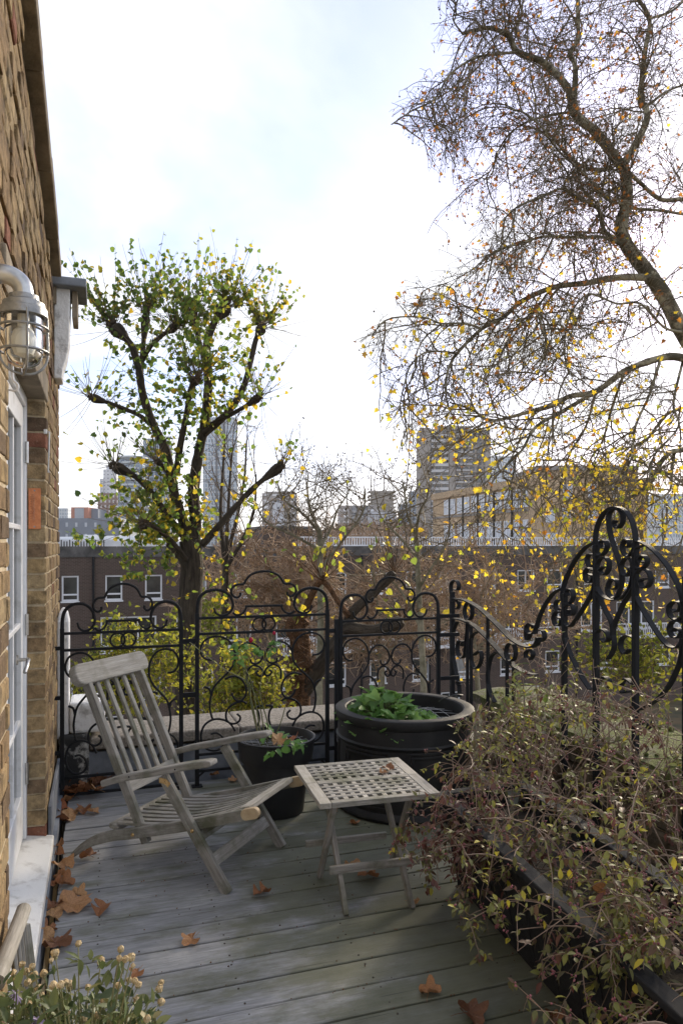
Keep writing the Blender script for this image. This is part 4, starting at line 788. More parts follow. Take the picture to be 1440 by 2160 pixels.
bp_ = thing('grey_planter', 'pale grey square planter under the asters at the bottom left', 'planter', (0.25, 1.2, 0))
MB().lathe([(0.11, 0.0), (0.115, 0.01), (0.135, 0.47), (0.14, 0.50), (0.13, 0.505), (0.125, 0.48)], (0, 0, 0), 4, closed=True).build('box', MT['grey_planter'], bp_, bevel=0.006)
_o = bpy.data.objects[[o.name for o in bp_.children][0]]; _o.data.transform(Matrix.Translation((0.235, 1.30, 0)) @ Matrix.Rotation(R_(45), 4, 'Z') @ Matrix.Diagonal((1.5, 1.5, 1.0, 1)))
MB().box((0.12, 1.19, 0.44), (0.35, 1.41, 0.47)).build('soil', MT['soil'], bp_)
# ================================================================== the brown brick terrace across the gardens
BY = 41.0
def bx_(u): return on(u, 1200, 1, BY).x
ob = thing('brick_apartment_block', 'long brown brick apartment block with white windows behind the trees', 'building', (15, BY, -9.5))
rows = []
r1 = [(130, 166), (222, 258), (306, 342), (402, 436), (495, 527), (584, 622), (692, 731), (781, 817), (856, 884), (926, 956), (1011, 1046), (1091, 1127), (1153, 1186), (1232, 1262), (1312, 1345), (1382, 1412), (1450, 1480), (1520, 1550)]
rows.append((-1.55, -0.20, [(bx_(a), bx_(b)) for a, b in r1]))
rows.append((-4.35, -2.45, [(bx_(a), bx_(b)) for a, b in ((212, 330), (372, 402), (470, 530), (582, 660), (700, 745), (790, 850), (880, 950), (1020, 1100), (1135, 1180), (1225, 1270), (1300, 1380), (1430, 1500))]))
rows.append((-6.95, -5.55, [(bx_(a), bx_(b)) for a, b in ((150, 200), (300, 340), (420, 450), (505, 535), (590, 625), (690, 730), (780, 815), (870, 905), (960, 995), (1055, 1085), (1150, 1180), (1260, 1290), (1382, 1414), (1470, 1500))]))
rows.append((-9.3, -7.8, [(bx_(a), bx_(b)) for a, b in ((220, 260), (420, 460), (560, 600), (760, 800), (930, 970), (1100, 1140))]))
WX0, WX1 = -14.0, 62.0
def wallpiece(x0, x1, z0, z1): 
    if x1 - x0 > 0.02 and z1 - z0 > 0.02:
        mb_wall.box((x0, BY, z0), (x1, BY + 0.35, z1))
mb_wall = MB(); top = 0.95
for z0, z1, wins in rows:
    wallpiece(WX0, WX1, z1, top); x = WX0
    for a, b in wins: wallpiece(x, a, z0, z1); x = b
    wallpiece(x, WX1, z0, z1); top = z0
wallpiece(WX0, WX1, -10, top)
kind(mb_wall.build('wall', MT['brown_brick'], ob), 'stuff')
rk2 = random.Random(4); netc = pm('net_curtain', (0.16, 0.16, 0.155), (0.34, 0.34, 0.33), 2.5, 0.3, 0, 1, 'World', (6, 1, 0.6)); midp = pm('dim_glass', (0.05, 0.055, 0.06), (0.16, 0.165, 0.17), 0.9, 0.08, 0, 1, 'World')
for i, (z0, z1, wins) in enumerate(rows):
    for a, b in wins:
        pn = MB().box((a, BY + 0.12, z0), (b, BY + 0.14, z1)).build('window', rk2.choice([MT['pane'], MT['pane'], MT['pane'], netc, midp]), ob); mb = MB(); fw = 0.085
        mb.box((a, BY + 0.05, z0), (a + fw, BY + 0.118, z1)); mb.box((b - fw, BY + 0.05, z0), (b, BY + 0.118, z1)); mb.box((a + fw, BY + 0.05, z1 - fw), (b - fw, BY + 0.118, z1)); mb.box((a + fw, BY + 0.05, z0), (b - fw, BY + 0.118, z0 + fw))
        mb.box((a + fw, BY + 0.055, z0 + 0.30), (b - fw, BY + 0.117, z0 + 0.30 + fw))
        nx = int((b - a) / 1.25)
        for q in range(nx): xm = a + (b - a) * (q + 1) / (nx + 1); mb.box((xm - fw / 2, BY + 0.06, z0 + 0.385), (xm + fw / 2, BY + 0.116, z1 - fw))
        mb.build('frame', MT['upvc'], pn)
        MB().box((a - 0.05, BY - 0.05, z0 - 0.08), (b + 0.05, BY + 0.04, z0)).build('sill', MT['upvc'], pn)
x = WX0; rk = random.Random(5)
while x < WX1: 
    x2 = min(x + 7.6, WX1); MB().box((x + 0.01, BY - 0.06, 0.78), (x2 - 0.01, BY + 0.5, 1.36)).build('fascia_panel', pm('stained_concrete_fascia', (0.045, 0.043, 0.042), (0.14, 0.135, 0.13), 1.2, 0.9, 0.2, 9, 'World') if x == WX0 else bpy.data.materials['stained_concrete_fascia'], ob); x = x2
MB().box((WX0, BY, 0.95), (WX1, BY + 11, 1.25)).build('roof', pm('felt_roof', (0.10, 0.10, 0.10), (0.2, 0.2, 0.2), 2, 0.9, 0, 1), ob)
for u in (197, 470, 762, 905, 1215): xx = bx_(u); MB().tube([(xx, BY - 0.08, 0.8), (xx, BY - 0.08, -9.5)], 0.06, 8).build('downpipe', MT['iron'], ob)
# white balcony rails
for a, b, z0, z1 in ((1020, 1112, -4.9, -3.9), (1300, 1412, -4.9, -3.9), (880, 950, -4.9, -3.9), (590, 660, -4.9, -3.9), (700, 790, -4.9, -3.9)):
    xa, xb = bx_(a), bx_(b); mb = MB(); mb.box((xa, BY - 0.95, z1 - 0.07), (xb, BY - 0.88, z1)); mb.box((xa, BY - 0.95, z0), (xb, BY - 0.02, z0 + 0.12))
    q = xa
    while q < xb: mb.box((q, BY - 0.935, z0 + 0.12), (q + 0.05, BY - 0.895, z1 - 0.07)); q += 0.16
    kind(mb.build('balcony', MT['upvc'], ob), 'stuff')
rb = thing('roof_railing', 'long low white railing along the flat roof of the brown brick block', 'railing', (25, BY + 1.2, 1.25)); xa, xb = bx_(640), WX1; mb = MB(); q = xa
MB().box((xa, BY + 1.18, 1.86), (xb, BY + 1.26, 1.94)).build('top_rail', MT['upvc'], rb)
MB().box((xa, BY + 1.18, 1.36), (xb, BY + 1.26, 1.42)).build('bottom_rail', MT['upvc'], rb)
while q < xb: mb.box((q, BY + 1.2, 1.25), (q + 0.05, BY + 1.24, 1.86)); q += 0.17
kind(mb.build('balusters', MT['upvc'], rb), 'stuff')
sb = thing('stair_head', 'dark brown brick stair head on the flat roof left of the white railing', 'roof block', (11, BY + 4, 1.25))
MB().box((on(556, 1130, 1, BY + 3).x, BY + 3, 1.25), (on(660, 1130, 1, BY + 3).x, BY + 8, 2.45)).build('wall', MT['brown_brick'], sb); MB().box((on(553, 1130, 1, BY + 3).x, BY + 2.9, 2.45), (on(663, 1130, 1, BY + 3).x, BY + 8.1, 2.6)).build('roof', bpy.data.materials['stained_concrete_fascia'], sb)
wr = thing('white_roof_plant', 'low white rooftop sheds with railing beyond the brown block at the left', 'shed', (0, 70, 0)); Yr = 75.0
wm_ = pm('white_shed_panel', (0.55, 0.57, 0.6), (0.72, 0.73, 0.75), 0.8, 0.6, 0, 1)
for a, b, y0, y1, dy in ((100, 240, 1138, 1158, 0), (165, 205, 1128, 1140, 2), (205, 345, 1130, 1143, 3), (60, 170, 1132, 1141, 5), (240, 420, 1142, 1158, 0)):
    pa, pb = on(a, y0, 1, Yr + dy), on(b, y1, 1, Yr + dy); MB().box((pa.x, Yr + dy, pb.z), (pb.x, Yr + dy + 6, pa.z)).build('shed', wm_, wr)
mb = MB()
for q in range(16): p_ = on(128 + 6 * q, 1142, 1, Yr - 1); mb.box((p_.x, Yr - 1, p_.z - 0.8), (p_.x + 0.1, Yr - 0.9, p_.z + (0.0 if q % 3 else 0.15)))
kind(mb.build('railing', MT['iron'], wr), 'stuff')

# ================================================================== far buildings
def tower(name, label, u0, u1, ytop, Z, mat, depth=18, parts=(), zb=-9.5, cat='tower', ybot=None):
    """box tower whose front spans image columns u0..u1 at depth Z, seen square on"""
    a = at(u0, ytop, Z); b = at(u1, ytop, Z); wd = (b - a).length; base = Vector(((a.x + b.x) / 2, (a.y + b.y) / 2, zb))
    th = thing(name, label, cat, base); H_ = a.z - zb
    def blk(nm, x0, x1, z0, z1, d0, d1, m_):
        o = MB().box((x0, d0, z0), (x1, d1, z1)).build(nm, m_, None); o.parent = th; o.matrix_parent_inverse = Matrix(); o.location = (0, 0, 0); return o
    th.rotation_euler = (0, 0, -YAW); blk('body', -wd / 2, wd / 2, 0, H_, 0, depth, mat)
    k = Z / FPX
    for (nm, pu0, pu1, py0, py1, pd, m_) in parts:
        blk(nm, -wd / 2 + (pu0 - u0) * k, -wd / 2 + (pu1 - u0) * k, H_ - (py1 - ytop) * k, H_ - (py0 - ytop) * k, -pd, (-0.01 if pd > 0 else depth), m_)
    return th, blk, wd, H_, k
conc = pm('tower_concrete', (0.22, 0.20, 0.185), (0.29, 0.265, 0.245), 0.06, 0.85, 0, 1); paleband = pm('pale_balcony', (0.40, 0.40, 0.42), (0.52, 0.52, 0.54), 0.1, 0.6, 0, 1)
darkw = gridmat('tower_windows', (0.22, 0.195, 0.175), (0.03, 0.035, 0.045), 3.2, 2.8, 0.42)
Zt = 340.0; th, blk, wd, H_, k = tower('concrete_tower', 'tall grey concrete tower block with pale balcony bands behind the plane tree', 887, 1032, 905, Zt, darkw, 16)
blk('end_wall', -wd / 2 - 0.3, -wd / 2 + 20 * k, 0, H_ + 0.5, -1.2, 17, conc); blk('end_wall', -wd / 2 + 60 * k, -wd / 2 + 71 * k, 0, H_ + 1.5, -0.8, -0.01, conc); blk('end_wall', wd / 2 - 10 * k, wd / 2 + 0.3, 0, H_ - 3, -1.2, 17, conc)
for q in range(19): 
    z_ = H_ - 2.2 - q * 2.8
    if z_ > 8: blk('balcony', -wd / 2 + 22 * k, -wd / 2 + 58 * k, z_ - 1.25, z_, -1.1, -0.02, paleband); blk('balcony', -wd / 2 + 74 * k, -wd / 2 + 108 * k, z_ - 0.55, z_, -0.9, -0.02, paleband)
blk('plant_room', -wd / 2 + 36 * k, wd / 2 - 38 * k, H_ + 0.5, H_ + 1.8, 2, 12, conc)
# brick school with tall windows; its long side comes toward us to the right
sch = thing('brick_school', 'buff brick school building with tall white gridded windows behind the plane tree', 'building', at(1090, 1140, 85)); 
A0, A1 = at(935, 1147, 104), at(1130, 1147, 79); du = (A1 - A0); du.z = 0; Ls = du.length; du.normalize(); dn = Vector((du.y, -du.x, 0)); dn = dn if dn.dot(FW) > 0 else -dn
bm_ = gridmat('buff_brick', (0.42, 0.32, 0.21), (0.36, 0.255, 0.155), 0.45, 0.15, 0.02, offset=0.5, grough=0.9, rough=0.9)
def SP(s, d, z): return Vector((A0.x, A0.y, 0)) + du * s + dn * d + UP * z
def sbox(nm, s0, s1, z0, z1, d0, d1, m_, par=sch):
    vs = [SP(s, d, z) for z in (z0, z1) for s, d in ((s0, d0), (s1, d0), (s1, d1), (s0, d1))]; return MB().add(vs, [(0, 3, 2, 1), (4, 5, 6, 7), (0, 1, 5, 4), (1, 2, 6, 5), (2, 3, 7, 6), (3, 0, 4, 7)]).build(nm, m_, par)
ht = at(1130, 1004, 79).z; sbox('wall', -4, Ls, -9.5, ht, 0, 14, bm_); sbox('parapet', -4.2, Ls + 0.2, ht - 0.9, ht, -0.25, 14.2, bpy.data.materials['buff_brick']); sbox('string_course', -4, Ls, 5.15, 5.45, -0.12, -0.01, conc); sbox('string_course', -4, Ls, 1.7, 1.95, -0.12, -0.01, conc)
pal = pm('pale_blind_window', (0.42, 0.46, 0.52), (0.62, 0.66, 0.72), 0.6, 0.15, 0, 1)
nW = 11
for q in range(nW):
    s0 = 0.4 + q * (Ls - 0.8) / nW; s1 = s0 + (Ls - 0.8) / nW * 0.72
    for z0, z1 in ((2.15, 4.2), (5.6, 7.7), (-1.2, 1.3)):
        wn = sbox('window', s0, s1, z0, z1, -0.06, -0.01, pal)
        fr = MB(); bb = [(s0, s0 + 0.12, z0, z1), (s1 - 0.12, s1, z0, z1), ((s0 + s1) / 2 - 0.05, (s0 + s1) / 2 + 0.05, z0, z1), (s0, s1, z1 - 0.12, z1), (s0, s1, z0, z0 + 0.1), (s0, s1, (z0 + z1) / 2 + 0.2, (z0 + z1) / 2 + 0.3)]
        for j, (x0, x1, y0, y1) in enumerate(bb):
            d0 = -0.12 - 0.003 * j; vs = [SP(s, d, z) for z in (y0, y1) for s, d in ((x0, d0), (x1, d0), (x1, -0.061), (x0, -0.061))]; fr.add(vs, [(0, 3, 2, 1), (4, 5, 6, 7), (0, 1, 5, 4), (1, 2, 6, 5), (2, 3, 7, 6), (3, 0, 4, 7)])
        fr.build('frame', MT['upvc'], wn)
    if q % 2 == 0: sbox('drainpipe', s1 + 0.25, s1 + 0.5, -9, ht - 1, -0.2, -0.02, MT['iron'])
a, b = at(1128, 990, 78), at(1345, 990, 78)
th, blk, wd, H_, k = tower('school_wing', 'buff brick wing with arched doorway and small white windows right of the long school', 1131, 1345, 992, 77, bm_, 12, cat='building')
for u0, u1, y0, y1 in ((1150, 1169, 1075, 1102), (1185, 1203, 1072, 1100), (1187, 1206, 1022, 1052), (1240, 1258, 1072, 1100), (1240, 1258, 1022, 1052), (1290, 1308, 1072, 1100), (1290, 1308, 1022, 1050), (1150, 1175, 1124, 1140)):
    blk('window', -wd / 2 + (u0 - 1131) * k, -wd / 2 + (u1 - 1131) * k, H_ - (y1 - 992) * k, H_ - (y0 - 992) * k, -0.05, -0.01, pal)
    for f_ in (0, 0.5, 1): uu = u0 + (u1 - u0 - 2) * f_; blk('glazing_bar', -wd / 2 + (uu - 1131) * k, -wd / 2 + (uu + 2 - 1131) * k, H_ - (y1 - 992) * k, H_ - (y0 - 992) * k, -0.12, -0.052, MT['upvc'])
blk('parapet', -wd / 2, wd / 2, H_, H_ + 0.5, -0.2, 12, conc)
# glass and steel skyline
gA = gridmat('blue_curtain_wall', (0.22, 0.29, 0.36), (0.07, 0.11, 0.17), 3.0, 3.4, 0.35, rough=0.4, grough=0.15); gB = gridmat('slate_cladding', (0.10, 0.135, 0.19), (0.32, 0.36, 0.42), 5.0, 6.0, 1.9, rough=0.5); gC = gridmat('pale_glass', (0.40, 0.46, 0.52), (0.15, 0.21, 0.28), 2.2, 3.2, 0.5, rough=0.4)
gD = gridmat('brown_grid_facade', (0.20, 0.11, 0.085), (0.42, 0.40, 0.40), 2.6, 3.3, 0.8); gE = gridmat('white_stepped_facade', (0.52, 0.54, 0.58), (0.12, 0.14, 0.18), 3.4, 3.2, 1.1); gF = gridmat('grey_flats', (0.30, 0.275, 0.26), (0.5, 0.5, 0.52), 4.2, 2.9, 0.9); gG = gridmat('floor_plates', (0.30, 0.31, 0.33), (0.09, 0.10, 0.12), 60.0, 3.0, 0.55)
oran = pm('rust_panel', (0.34, 0.10, 0.05), (0.40, 0.13, 0.07), 0.2, 0.6, 0, 1); grpan = pm('grey_panel', (0.27, 0.29, 0.32), (0.32, 0.34, 0.37), 0.2, 0.6, 0, 1); slate = pm('slate_panel', (0.09, 0.12, 0.17), (0.12, 0.155, 0.21), 0.1, 0.6, 0, 1); steelm = pm('dark_edge_fin', (0.05, 0.065, 0.09), (0.08, 0.10, 0.13), 0.5, 0.5, 0, 1)
tower('slate_block', 'wide slate blue clad block with small slot windows on the left horizon', 90, 252, 1093, 380, gB, 40, [('plain_bay', 217, 252, 1093, 1147, 0.5, slate)], cat='building')
tower('rust_block', 'rust and grey panelled plant block standing on the slate blue building', 150, 186, 1070, 395, oran, 14, [('grey_panel', 158, 177, 1072, 1094, 0.4, grpan)], cat='building')
tower('dark_grey_block', 'dark grey box block right of the rust coloured one', 186, 207, 1073, 400, slate, 14, cat='building')
tower('white_box_block', 'small pale block at the far left of the skyline', 118, 143, 1072, 700, gC, 20, cat='building')
tower('brown_grid_tower', 'brown brick tower with a regular window grid on the left skyline', 206, 247, 1040, 460, gD, 22)
tower('white_stepped_tower', 'slim white stepped tower behind the brown grid tower', 218, 246, 990, 640, gE, 22, [('step', 212, 219, 1010, 1045, 2, gE), ('crown', 222, 230, 980, 992, -3, gE)])
th, blk, wd, H_, k = tower('curved_glass_tower', 'rounded pale green glass tower with stacked balcony rings left of the lime tree', 249, 300, 962, 430, gA, 6)
gpale = pm('ring_balcony', (0.34, 0.39, 0.42), (0.48, 0.53, 0.55), 0.1, 0.4, 0, 1)
for q in range(16):
    z_ = H_ - 1.0 - q * 3.3; mb = MB(); pts = []
    r_ = wd / 2 + (0.8 if q % 4 else 1.6) + (2.2 if q > 8 else 0)
    MB_ = MB().lathe([(r_ - 0.4, 0), (r_, 0.1), (r_, 1.1), (r_ - 0.4, 1.2)], (0, 6, z_), 28); o = MB_.build('balcony_ring', gpale, None, smooth=True); o.parent = th; o.matrix_parent_inverse = Matrix()
tower('blue_glass_tower', 'blue glass tower rising behind the left limb of the lime tree', 302, 348, 925, 470, gA, 20)
th, blk, wd, H_, k = tower('glass_skyscraper', 'tall pale glass skyscraper with dark vertical fins behind the lime tree', 428, 500, 880, 520, gC, 30)
for u in (455, 470): blk('fin', -wd / 2 + (u - 428) * k, -wd / 2 + (u + 4 - 428) * k, 0, H_ + 2, -1.0, -0.02, steelm)
tower('balcony_flats', 'grey brown flats with white balconies right of the lime tree', 553, 626, 1040, 330, gF, 16, [('white_bay', 576, 600, 1052, 1110, 1.2, gE), ('roof_slab', 560, 622, 1037, 1041, 0.6, conc)], cat='flats')
tower('twin_flats', 'grey flats with stacked balconies in the middle of the skyline', 712, 800, 1066, 360, gF, 16, [('balcony_bay', 742, 752, 1068, 1110, 1.4, gG), ('balcony_bay', 764, 774, 1068, 1110, 1.4, gG), ('lower_wing', 775, 835, 1080, 1115, 2.0, gE)], cat='flats')
th, blk, wd, H_, k = tower('tower_under_construction', 'unfinished tower with bare floor slabs and two cranes', 783, 829, 1036, 620, conc, 18)
for q in range(9): blk('floor_slab', -wd / 2 - 2.5, wd / 2 + 2.5, H_ - 3.3 * q - 0.5, H_ - 3.3 * q, -3.0, 21, conc)
cr = thing('tower_crane', 'thin tower crane with raised jib above the unfinished tower', 'crane', at(810, 1036, 620)); p_ = at(810, 1036, 622)
MB().bar(p_, p_ + UP * 14, 0.8, 0.8, (0, 1, 0)).build('mast', conc, cr); MB().bar(p_ + UP * 12, p_ + UP * 26 - RT * 5, 0.6, 0.6, (0, 1, 0)).build('jib', conc, cr); MB().bar(p_ + UP * 11, p_ + UP * 11 + RT * 6, 1.2, 1.6, (0, 0, 1)).build('counter_jib', conc, cr)
cr = thing('tower_crane', 'faint tower crane left of the unfinished tower', 'crane', at(782, 1060, 640)); p_ = at(782, 1060, 640)
MB().bar(p_, p_ + UP * 24, 0.7, 0.7, (0, 1, 0)).build('mast', conc, cr); MB().bar(p_ + UP * 22 - RT * 3, p_ + UP * 34 + RT * 1, 0.5, 0.5, (0, 1, 0)).build('jib', conc, cr)
tower('small_glass_block', 'short grey glass block left of the slim blue glass tower', 843, 863, 1064, 560, gA, 16, cat='building')
tower('slim_glass_tower', 'slim blue glass tower beside the concrete tower block', 866, 889, 1036, 520, gA, 16)
tower('pale_glass_tower', 'pale sky blue glass tower right of the concrete tower block', 1040, 1088, 962, 640, gC, 20)
tower('right_glass_tower', 'pale glass tower on the right horizon behind the iron arch', 1386, 1450, 1042, 560, gC, 20)
tower('low_glass_block', 'low pale glass block on the horizon right of the school wing', 1348, 1386, 1085, 600, gA, 20, cat='building')
tower('horizon_terrace', 'low grey row of roofs along the horizon left of centre', 640, 720, 1118, 420, gF, 12, cat='building')
# ================================================================== plants: helpers
def rv(): 
    while True:
        v = Vector((random.uniform(-1, 1), random.uniform(-1, 1), random.uniform(-1, 1)))
        if 0.05 < v.length < 1: return v.normalized()
def walk(p, d, length, n, wig, pull=Vector((0, 0, 0))):
    """a wandering polyline"""
    pts = [p.copy()]; d = d.normalized(); st = length / n
    for i in range(n):
        d = (d + rv() * wig + pull).normalized(); p = p + d * st; pts.append(p)
    return pts
class Twigs:
    def __init__(s): s.mb = MB()
    def add(s, pts, r0, r1, n=4): 
        m = len(pts); s.mb.tube(pts, [r0 + (r1 - r0) * i / (m - 1) for i in range(m)], n, cap=False)
LEAF = {}
def leafshape(key, outline, fold=0.25, curl=0.0, stalk=0):
    """outline: right half from base (0,0) to tip, leaf lies in xy, +y to the tip; returns fan either side of the midrib"""
    pts = [(0, 0, 0)]; n = len(outline); ymax = outline[-1][1]
    z = lambda x, y: fold * abs(x) - curl * (y / ymax) ** 2
    right = [(x, y, z(x, y)) for x, y in outline[:-1]]; tip = (0, ymax, z(0, ymax)); left = [(-x, y, q) for x, y, q in right]
    v = [(0, 0, 0), tip] + right + left; f = []; m = len(right); R0, L0 = 2, 2 + m; mid = len(v); v.append((0, ymax * 0.45, z(0, ymax * 0.45)))
    ch = [0] + [R0 + i for i in range(m)] + [1]
    for a, b in zip(ch, ch[1:]): f.append((mid, a, b))
    ch = [0] + [L0 + i for i in range(m)] + [1]
    for a, b in zip(ch, ch[1:]): f.append((mid, b, a))
    LEAF[key] = (np.array(v, float), np.array(f, int))
leafshape('heart', [(0.22, -0.12), (0.46, 0.05), (0.50, 0.35), (0.33, 0.68), (0.0, 1.0)], 0.3, 0.12)
leafshape('plane', [(0.20, -0.08), (0.55, -0.02), (0.36, 0.22), (0.62, 0.50), (0.30, 0.52), (0.22, 0.75), (0.0, 1.0)], 0.35, 0.25)
leafshape('oval', [(0.13, 0.12), (0.24, 0.35), (0.20, 0.65), (0.0, 1.0)], 0.3, 0.25)
leafshape('bramble', [(0.25, 0.0), (0.45, 0.2), (0.36, 0.38), (0.42, 0.52), (0.24, 0.62), (0.2, 0.8), (0.0, 1.0)], 0.35, 0.2)
leafshape('lance', [(0.08, 0.15), (0.13, 0.45), (0.08, 0.75), (0.0, 1.0)], 0.4, 0.2)
def rotm(d, roll):
    """rows x, y, z of a frame whose y follows d"""
    d = d.normalized(); s, u = frame_of(d, Vector((0, 0, 1))); c_, s_ = math.cos(roll), math.sin(roll)
    x = s * c_ + u * s_; z = x.cross(d); return x, d, z
def leaves(key, items, mat, name, parent, nobj=300, near=True):
    """items: (pos, dir, roll, size, rnd). The ones that show largest become objects, the rest one mesh."""
    tv, tf = LEAF[key]
    def sc_(it):
        u, v, Z = px(it[0])
        return it[3] / Z if (Z > 0.2 and 0 < u < 1440 and 0 < v < 2160) else 0
    items = sorted(items, key=sc_, reverse=True); objs = [i for i in items[:nobj] if sc_(i) > 0]; rest = items[len(objs):]
    pool = {}
    for (p_, d_, ro, s_, r_) in objs:
        kq = round(min(max(r_, 0), 0.999) * 9) / 9
        if kq not in pool: pool[kq] = mesh(name, tv, tf, mat, False, None, [kq] * len(tv))
        x, y, z = rotm(d_, ro); o = link(name, pool[kq], parent)
        o.matrix_parent_inverse = Matrix(); o.matrix_basis = Matrix.Translation(p_ - WLOC.get(parent, Vector((0, 0, 0)))) @ Matrix((x, y, z)).transposed().to_4x4() @ Matrix.Scale(s_, 4)
    if rest:
        V = np.zeros((len(rest), len(tv), 3)); 
        for i, (p_, d_, ro, s_, r_) in enumerate(rest):
            x, y, z = rotm(d_, ro); V[i] = (tv[:, :1] * np.array(x) + tv[:, 1:2] * np.array(y) + tv[:, 2:] * np.array(z)) * s_ + np.array(p_)
        F_ = (tf[None] + (np.arange(len(rest)) * len(tv))[:, None, None]).reshape(-1, 3)
        o = link('foliage', mesh('foliage', V.reshape(-1, 3), F_, mat, False, None, np.repeat([i[4] for i in rest], len(tv))), parent); kind(o, 'stuff')
OCT = (np.array([(1, 0, 0), (-1, 0, 0), (0, 1, 0), (0, -1, 0), (0, 0, 1), (0, 0, -1)], float), np.array([(0, 2, 4), (2, 1, 4), (1, 3, 4), (3, 0, 4), (2, 0, 5), (1, 2, 5), (3, 1, 5), (0, 3, 5)]))
_phi = (1 + 5 ** 0.5) / 2
_iv = np.array([(-1, _phi, 0), (1, _phi, 0), (-1, -_phi, 0), (1, -_phi, 0), (0, -1, _phi), (0, 1, _phi), (0, -1, -_phi), (0, 1, -_phi), (_phi, 0, -1), (_phi, 0, 1), (-_phi, 0, -1), (-_phi, 0, 1)]) / math.sqrt(1 + _phi ** 2)
ICO = (_iv, np.array([(0, 11, 5), (0, 5, 1), (0, 1, 7), (0, 7, 10), (0, 10, 11), (1, 5, 9), (5, 11, 4), (11, 10, 2), (10, 7, 6), (7, 1, 8), (3, 9, 4), (3, 4, 2), (3, 2, 6), (3, 6, 8), (3, 8, 9), (4, 9, 5), (2, 4, 11), (6, 2, 10), (8, 6, 7), (9, 8, 1)]))
def balls(items, mat, name, parent, shape=ICO):
    if not items: return
    tv, tf = shape; P_ = np.array([i[0] for i in items]); S_ = np.array([i[1] for i in items])
    V = tv[None] * S_[:, None, None] + P_[:, None, :]; F_ = (tf[None] + (np.arange(len(items)) * len(tv))[:, None, None]).reshape(-1, 3)
    return kind(link(name, mesh(name, V.reshape(-1, 3), F_, mat, True), parent), 'stuff')

def limb(tr, pts, r0, r1, mat, name='limb', n=10, knob=None):
    q = spline(pts, 5); m = len(q); rad = [(r0 + (r1 - r0) * (i / (m - 1)) ** 0.8) * (1 + 0.10 * mnoise.noise(q[i] * 3.1) + 0.12 * mnoise.noise(q[i] * 9.0)) for i in range(m)]
    if knob: rad[-1] = knob * 0.6; rad[-2] = knob; rad[-3] = knob * 0.95; rad[-4] = (knob + r1) / 2
    MB().tube(q, rad, n).build(name, mat, tr, smooth=True); return q
def pxl(lst, Z0, Z1=None):
    Z1 = Z0 if Z1 is None else Z1; n = len(lst); return [at(a, b, Z0 + (Z1 - Z0) * i / max(n - 1, 1)) for i, (a, b) in enumerate(lst)]

# ================================================================== pollarded lime tree
ZL = 15.0
lt_ = thing('lime_tree', 'pollarded lime tree with knobbly limbs and green yellow leaves', 'tree', at(400, 1420, ZL) * 1.0)
lb = at(402, 1420, ZL); WLOC[lt_] = Vector((lb.x, lb.y, -9.5)); lt_.location = WLOC[lt_]
limb(lt_, [Vector((lb.x, lb.y, -9.6)), Vector((lb.x, lb.y, -6))] + pxl([(397, 1480), (400, 1300), (405, 1190), (400, 1140)], ZL), 0.34, 0.20, MT['bark_lime'], 'trunk', 14)
LM = [([(402, 1165), (390, 1110), (372, 1060), (362, 1010), (350, 950), (325, 900), (302, 835), (292, 775), (275, 725), (238, 688)], 0.0, -0.3, .15, .075, 1),
 ([(404, 1160), (412, 1100), (408, 1040), (418, 960), (432, 890), (440, 800), (436, 730), (452, 680), (474, 648)], 0, 0.6, .17, .085, 1),
 ([(335, 915), (300, 880), (262, 862), (230, 850), (192, 838)], -0.1, -0.8, .06, .045, 1), ([(430, 915), (480, 870), (512, 820), (528, 765), (540, 715), (552, 692)], 0.2, 0.9, .10, .06, 1), ([(438, 898), (480, 878), (515, 858), (546, 838)], 0.2, -0.5, .06, .045, 1),
 ([(372, 1000), (380, 940), (394, 870), (402, 820), (414, 800)], -0.1, -0.9, .085, .05, 1), ([(385, 1130), (355, 1090), (320, 1040), (285, 1005), (240, 984)], -0.1, -1.0, .085, .06, 1), ([(425, 1150), (460, 1112), (500, 1065), (545, 1020), (594, 982)], 0.1, 0.7, .10, .06, 1),
 ([(296, 790), (302, 730), (308, 665)], -0.2, 0.4, .075, .05, 1), ([(300, 760), (318, 730), (345, 705), (368, 690)], -0.2, -0.7, .06, .045, 1), ([(440, 800), (428, 750), (415, 700), (408, 668)], 0.3, 1.2, .08, .05, 1), ([(360, 1010), (345, 985), (330, 972)], -0.2, -0.8, .05, .035, 1),
 ([(392, 1180), (360, 1140), (325, 1112), (300, 1105)], -0.2, -1.2, .07, .05, 1), ([(398, 1250), (385, 1190), (360, 1150)], -0.2, 0.9, .06, .05, 1)]
tw = Twigs(); lv = []
def leaf_on(pts, f0, count, size, rfun, key_droop=0.5):
    m = len(pts) - 1
    for _ in range(count):
        f = f0 + (1 - f0) * random.random(); i = min(int(f * m), m - 1); p_ = pts[i].lerp(pts[i + 1], f * m - i)
        d_ = (rv() + Vector((0, 0, -key_droop)) + (pts[-1] - pts[0]).normalized() * 0.3).normalized()
        lv.append((p_ + rv() * 0.03, d_, random.uniform(0, 6.28), size * random.uniform(0.65, 1.2), rfun(p_)))
def lime_r(p_): 
    u, v, Z = px(p_); return min(max(random.gauss(0.55, 0.2) + (0.16 if v > 950 else 0) + (0.12 if u > 430 else 0), 0), 1)
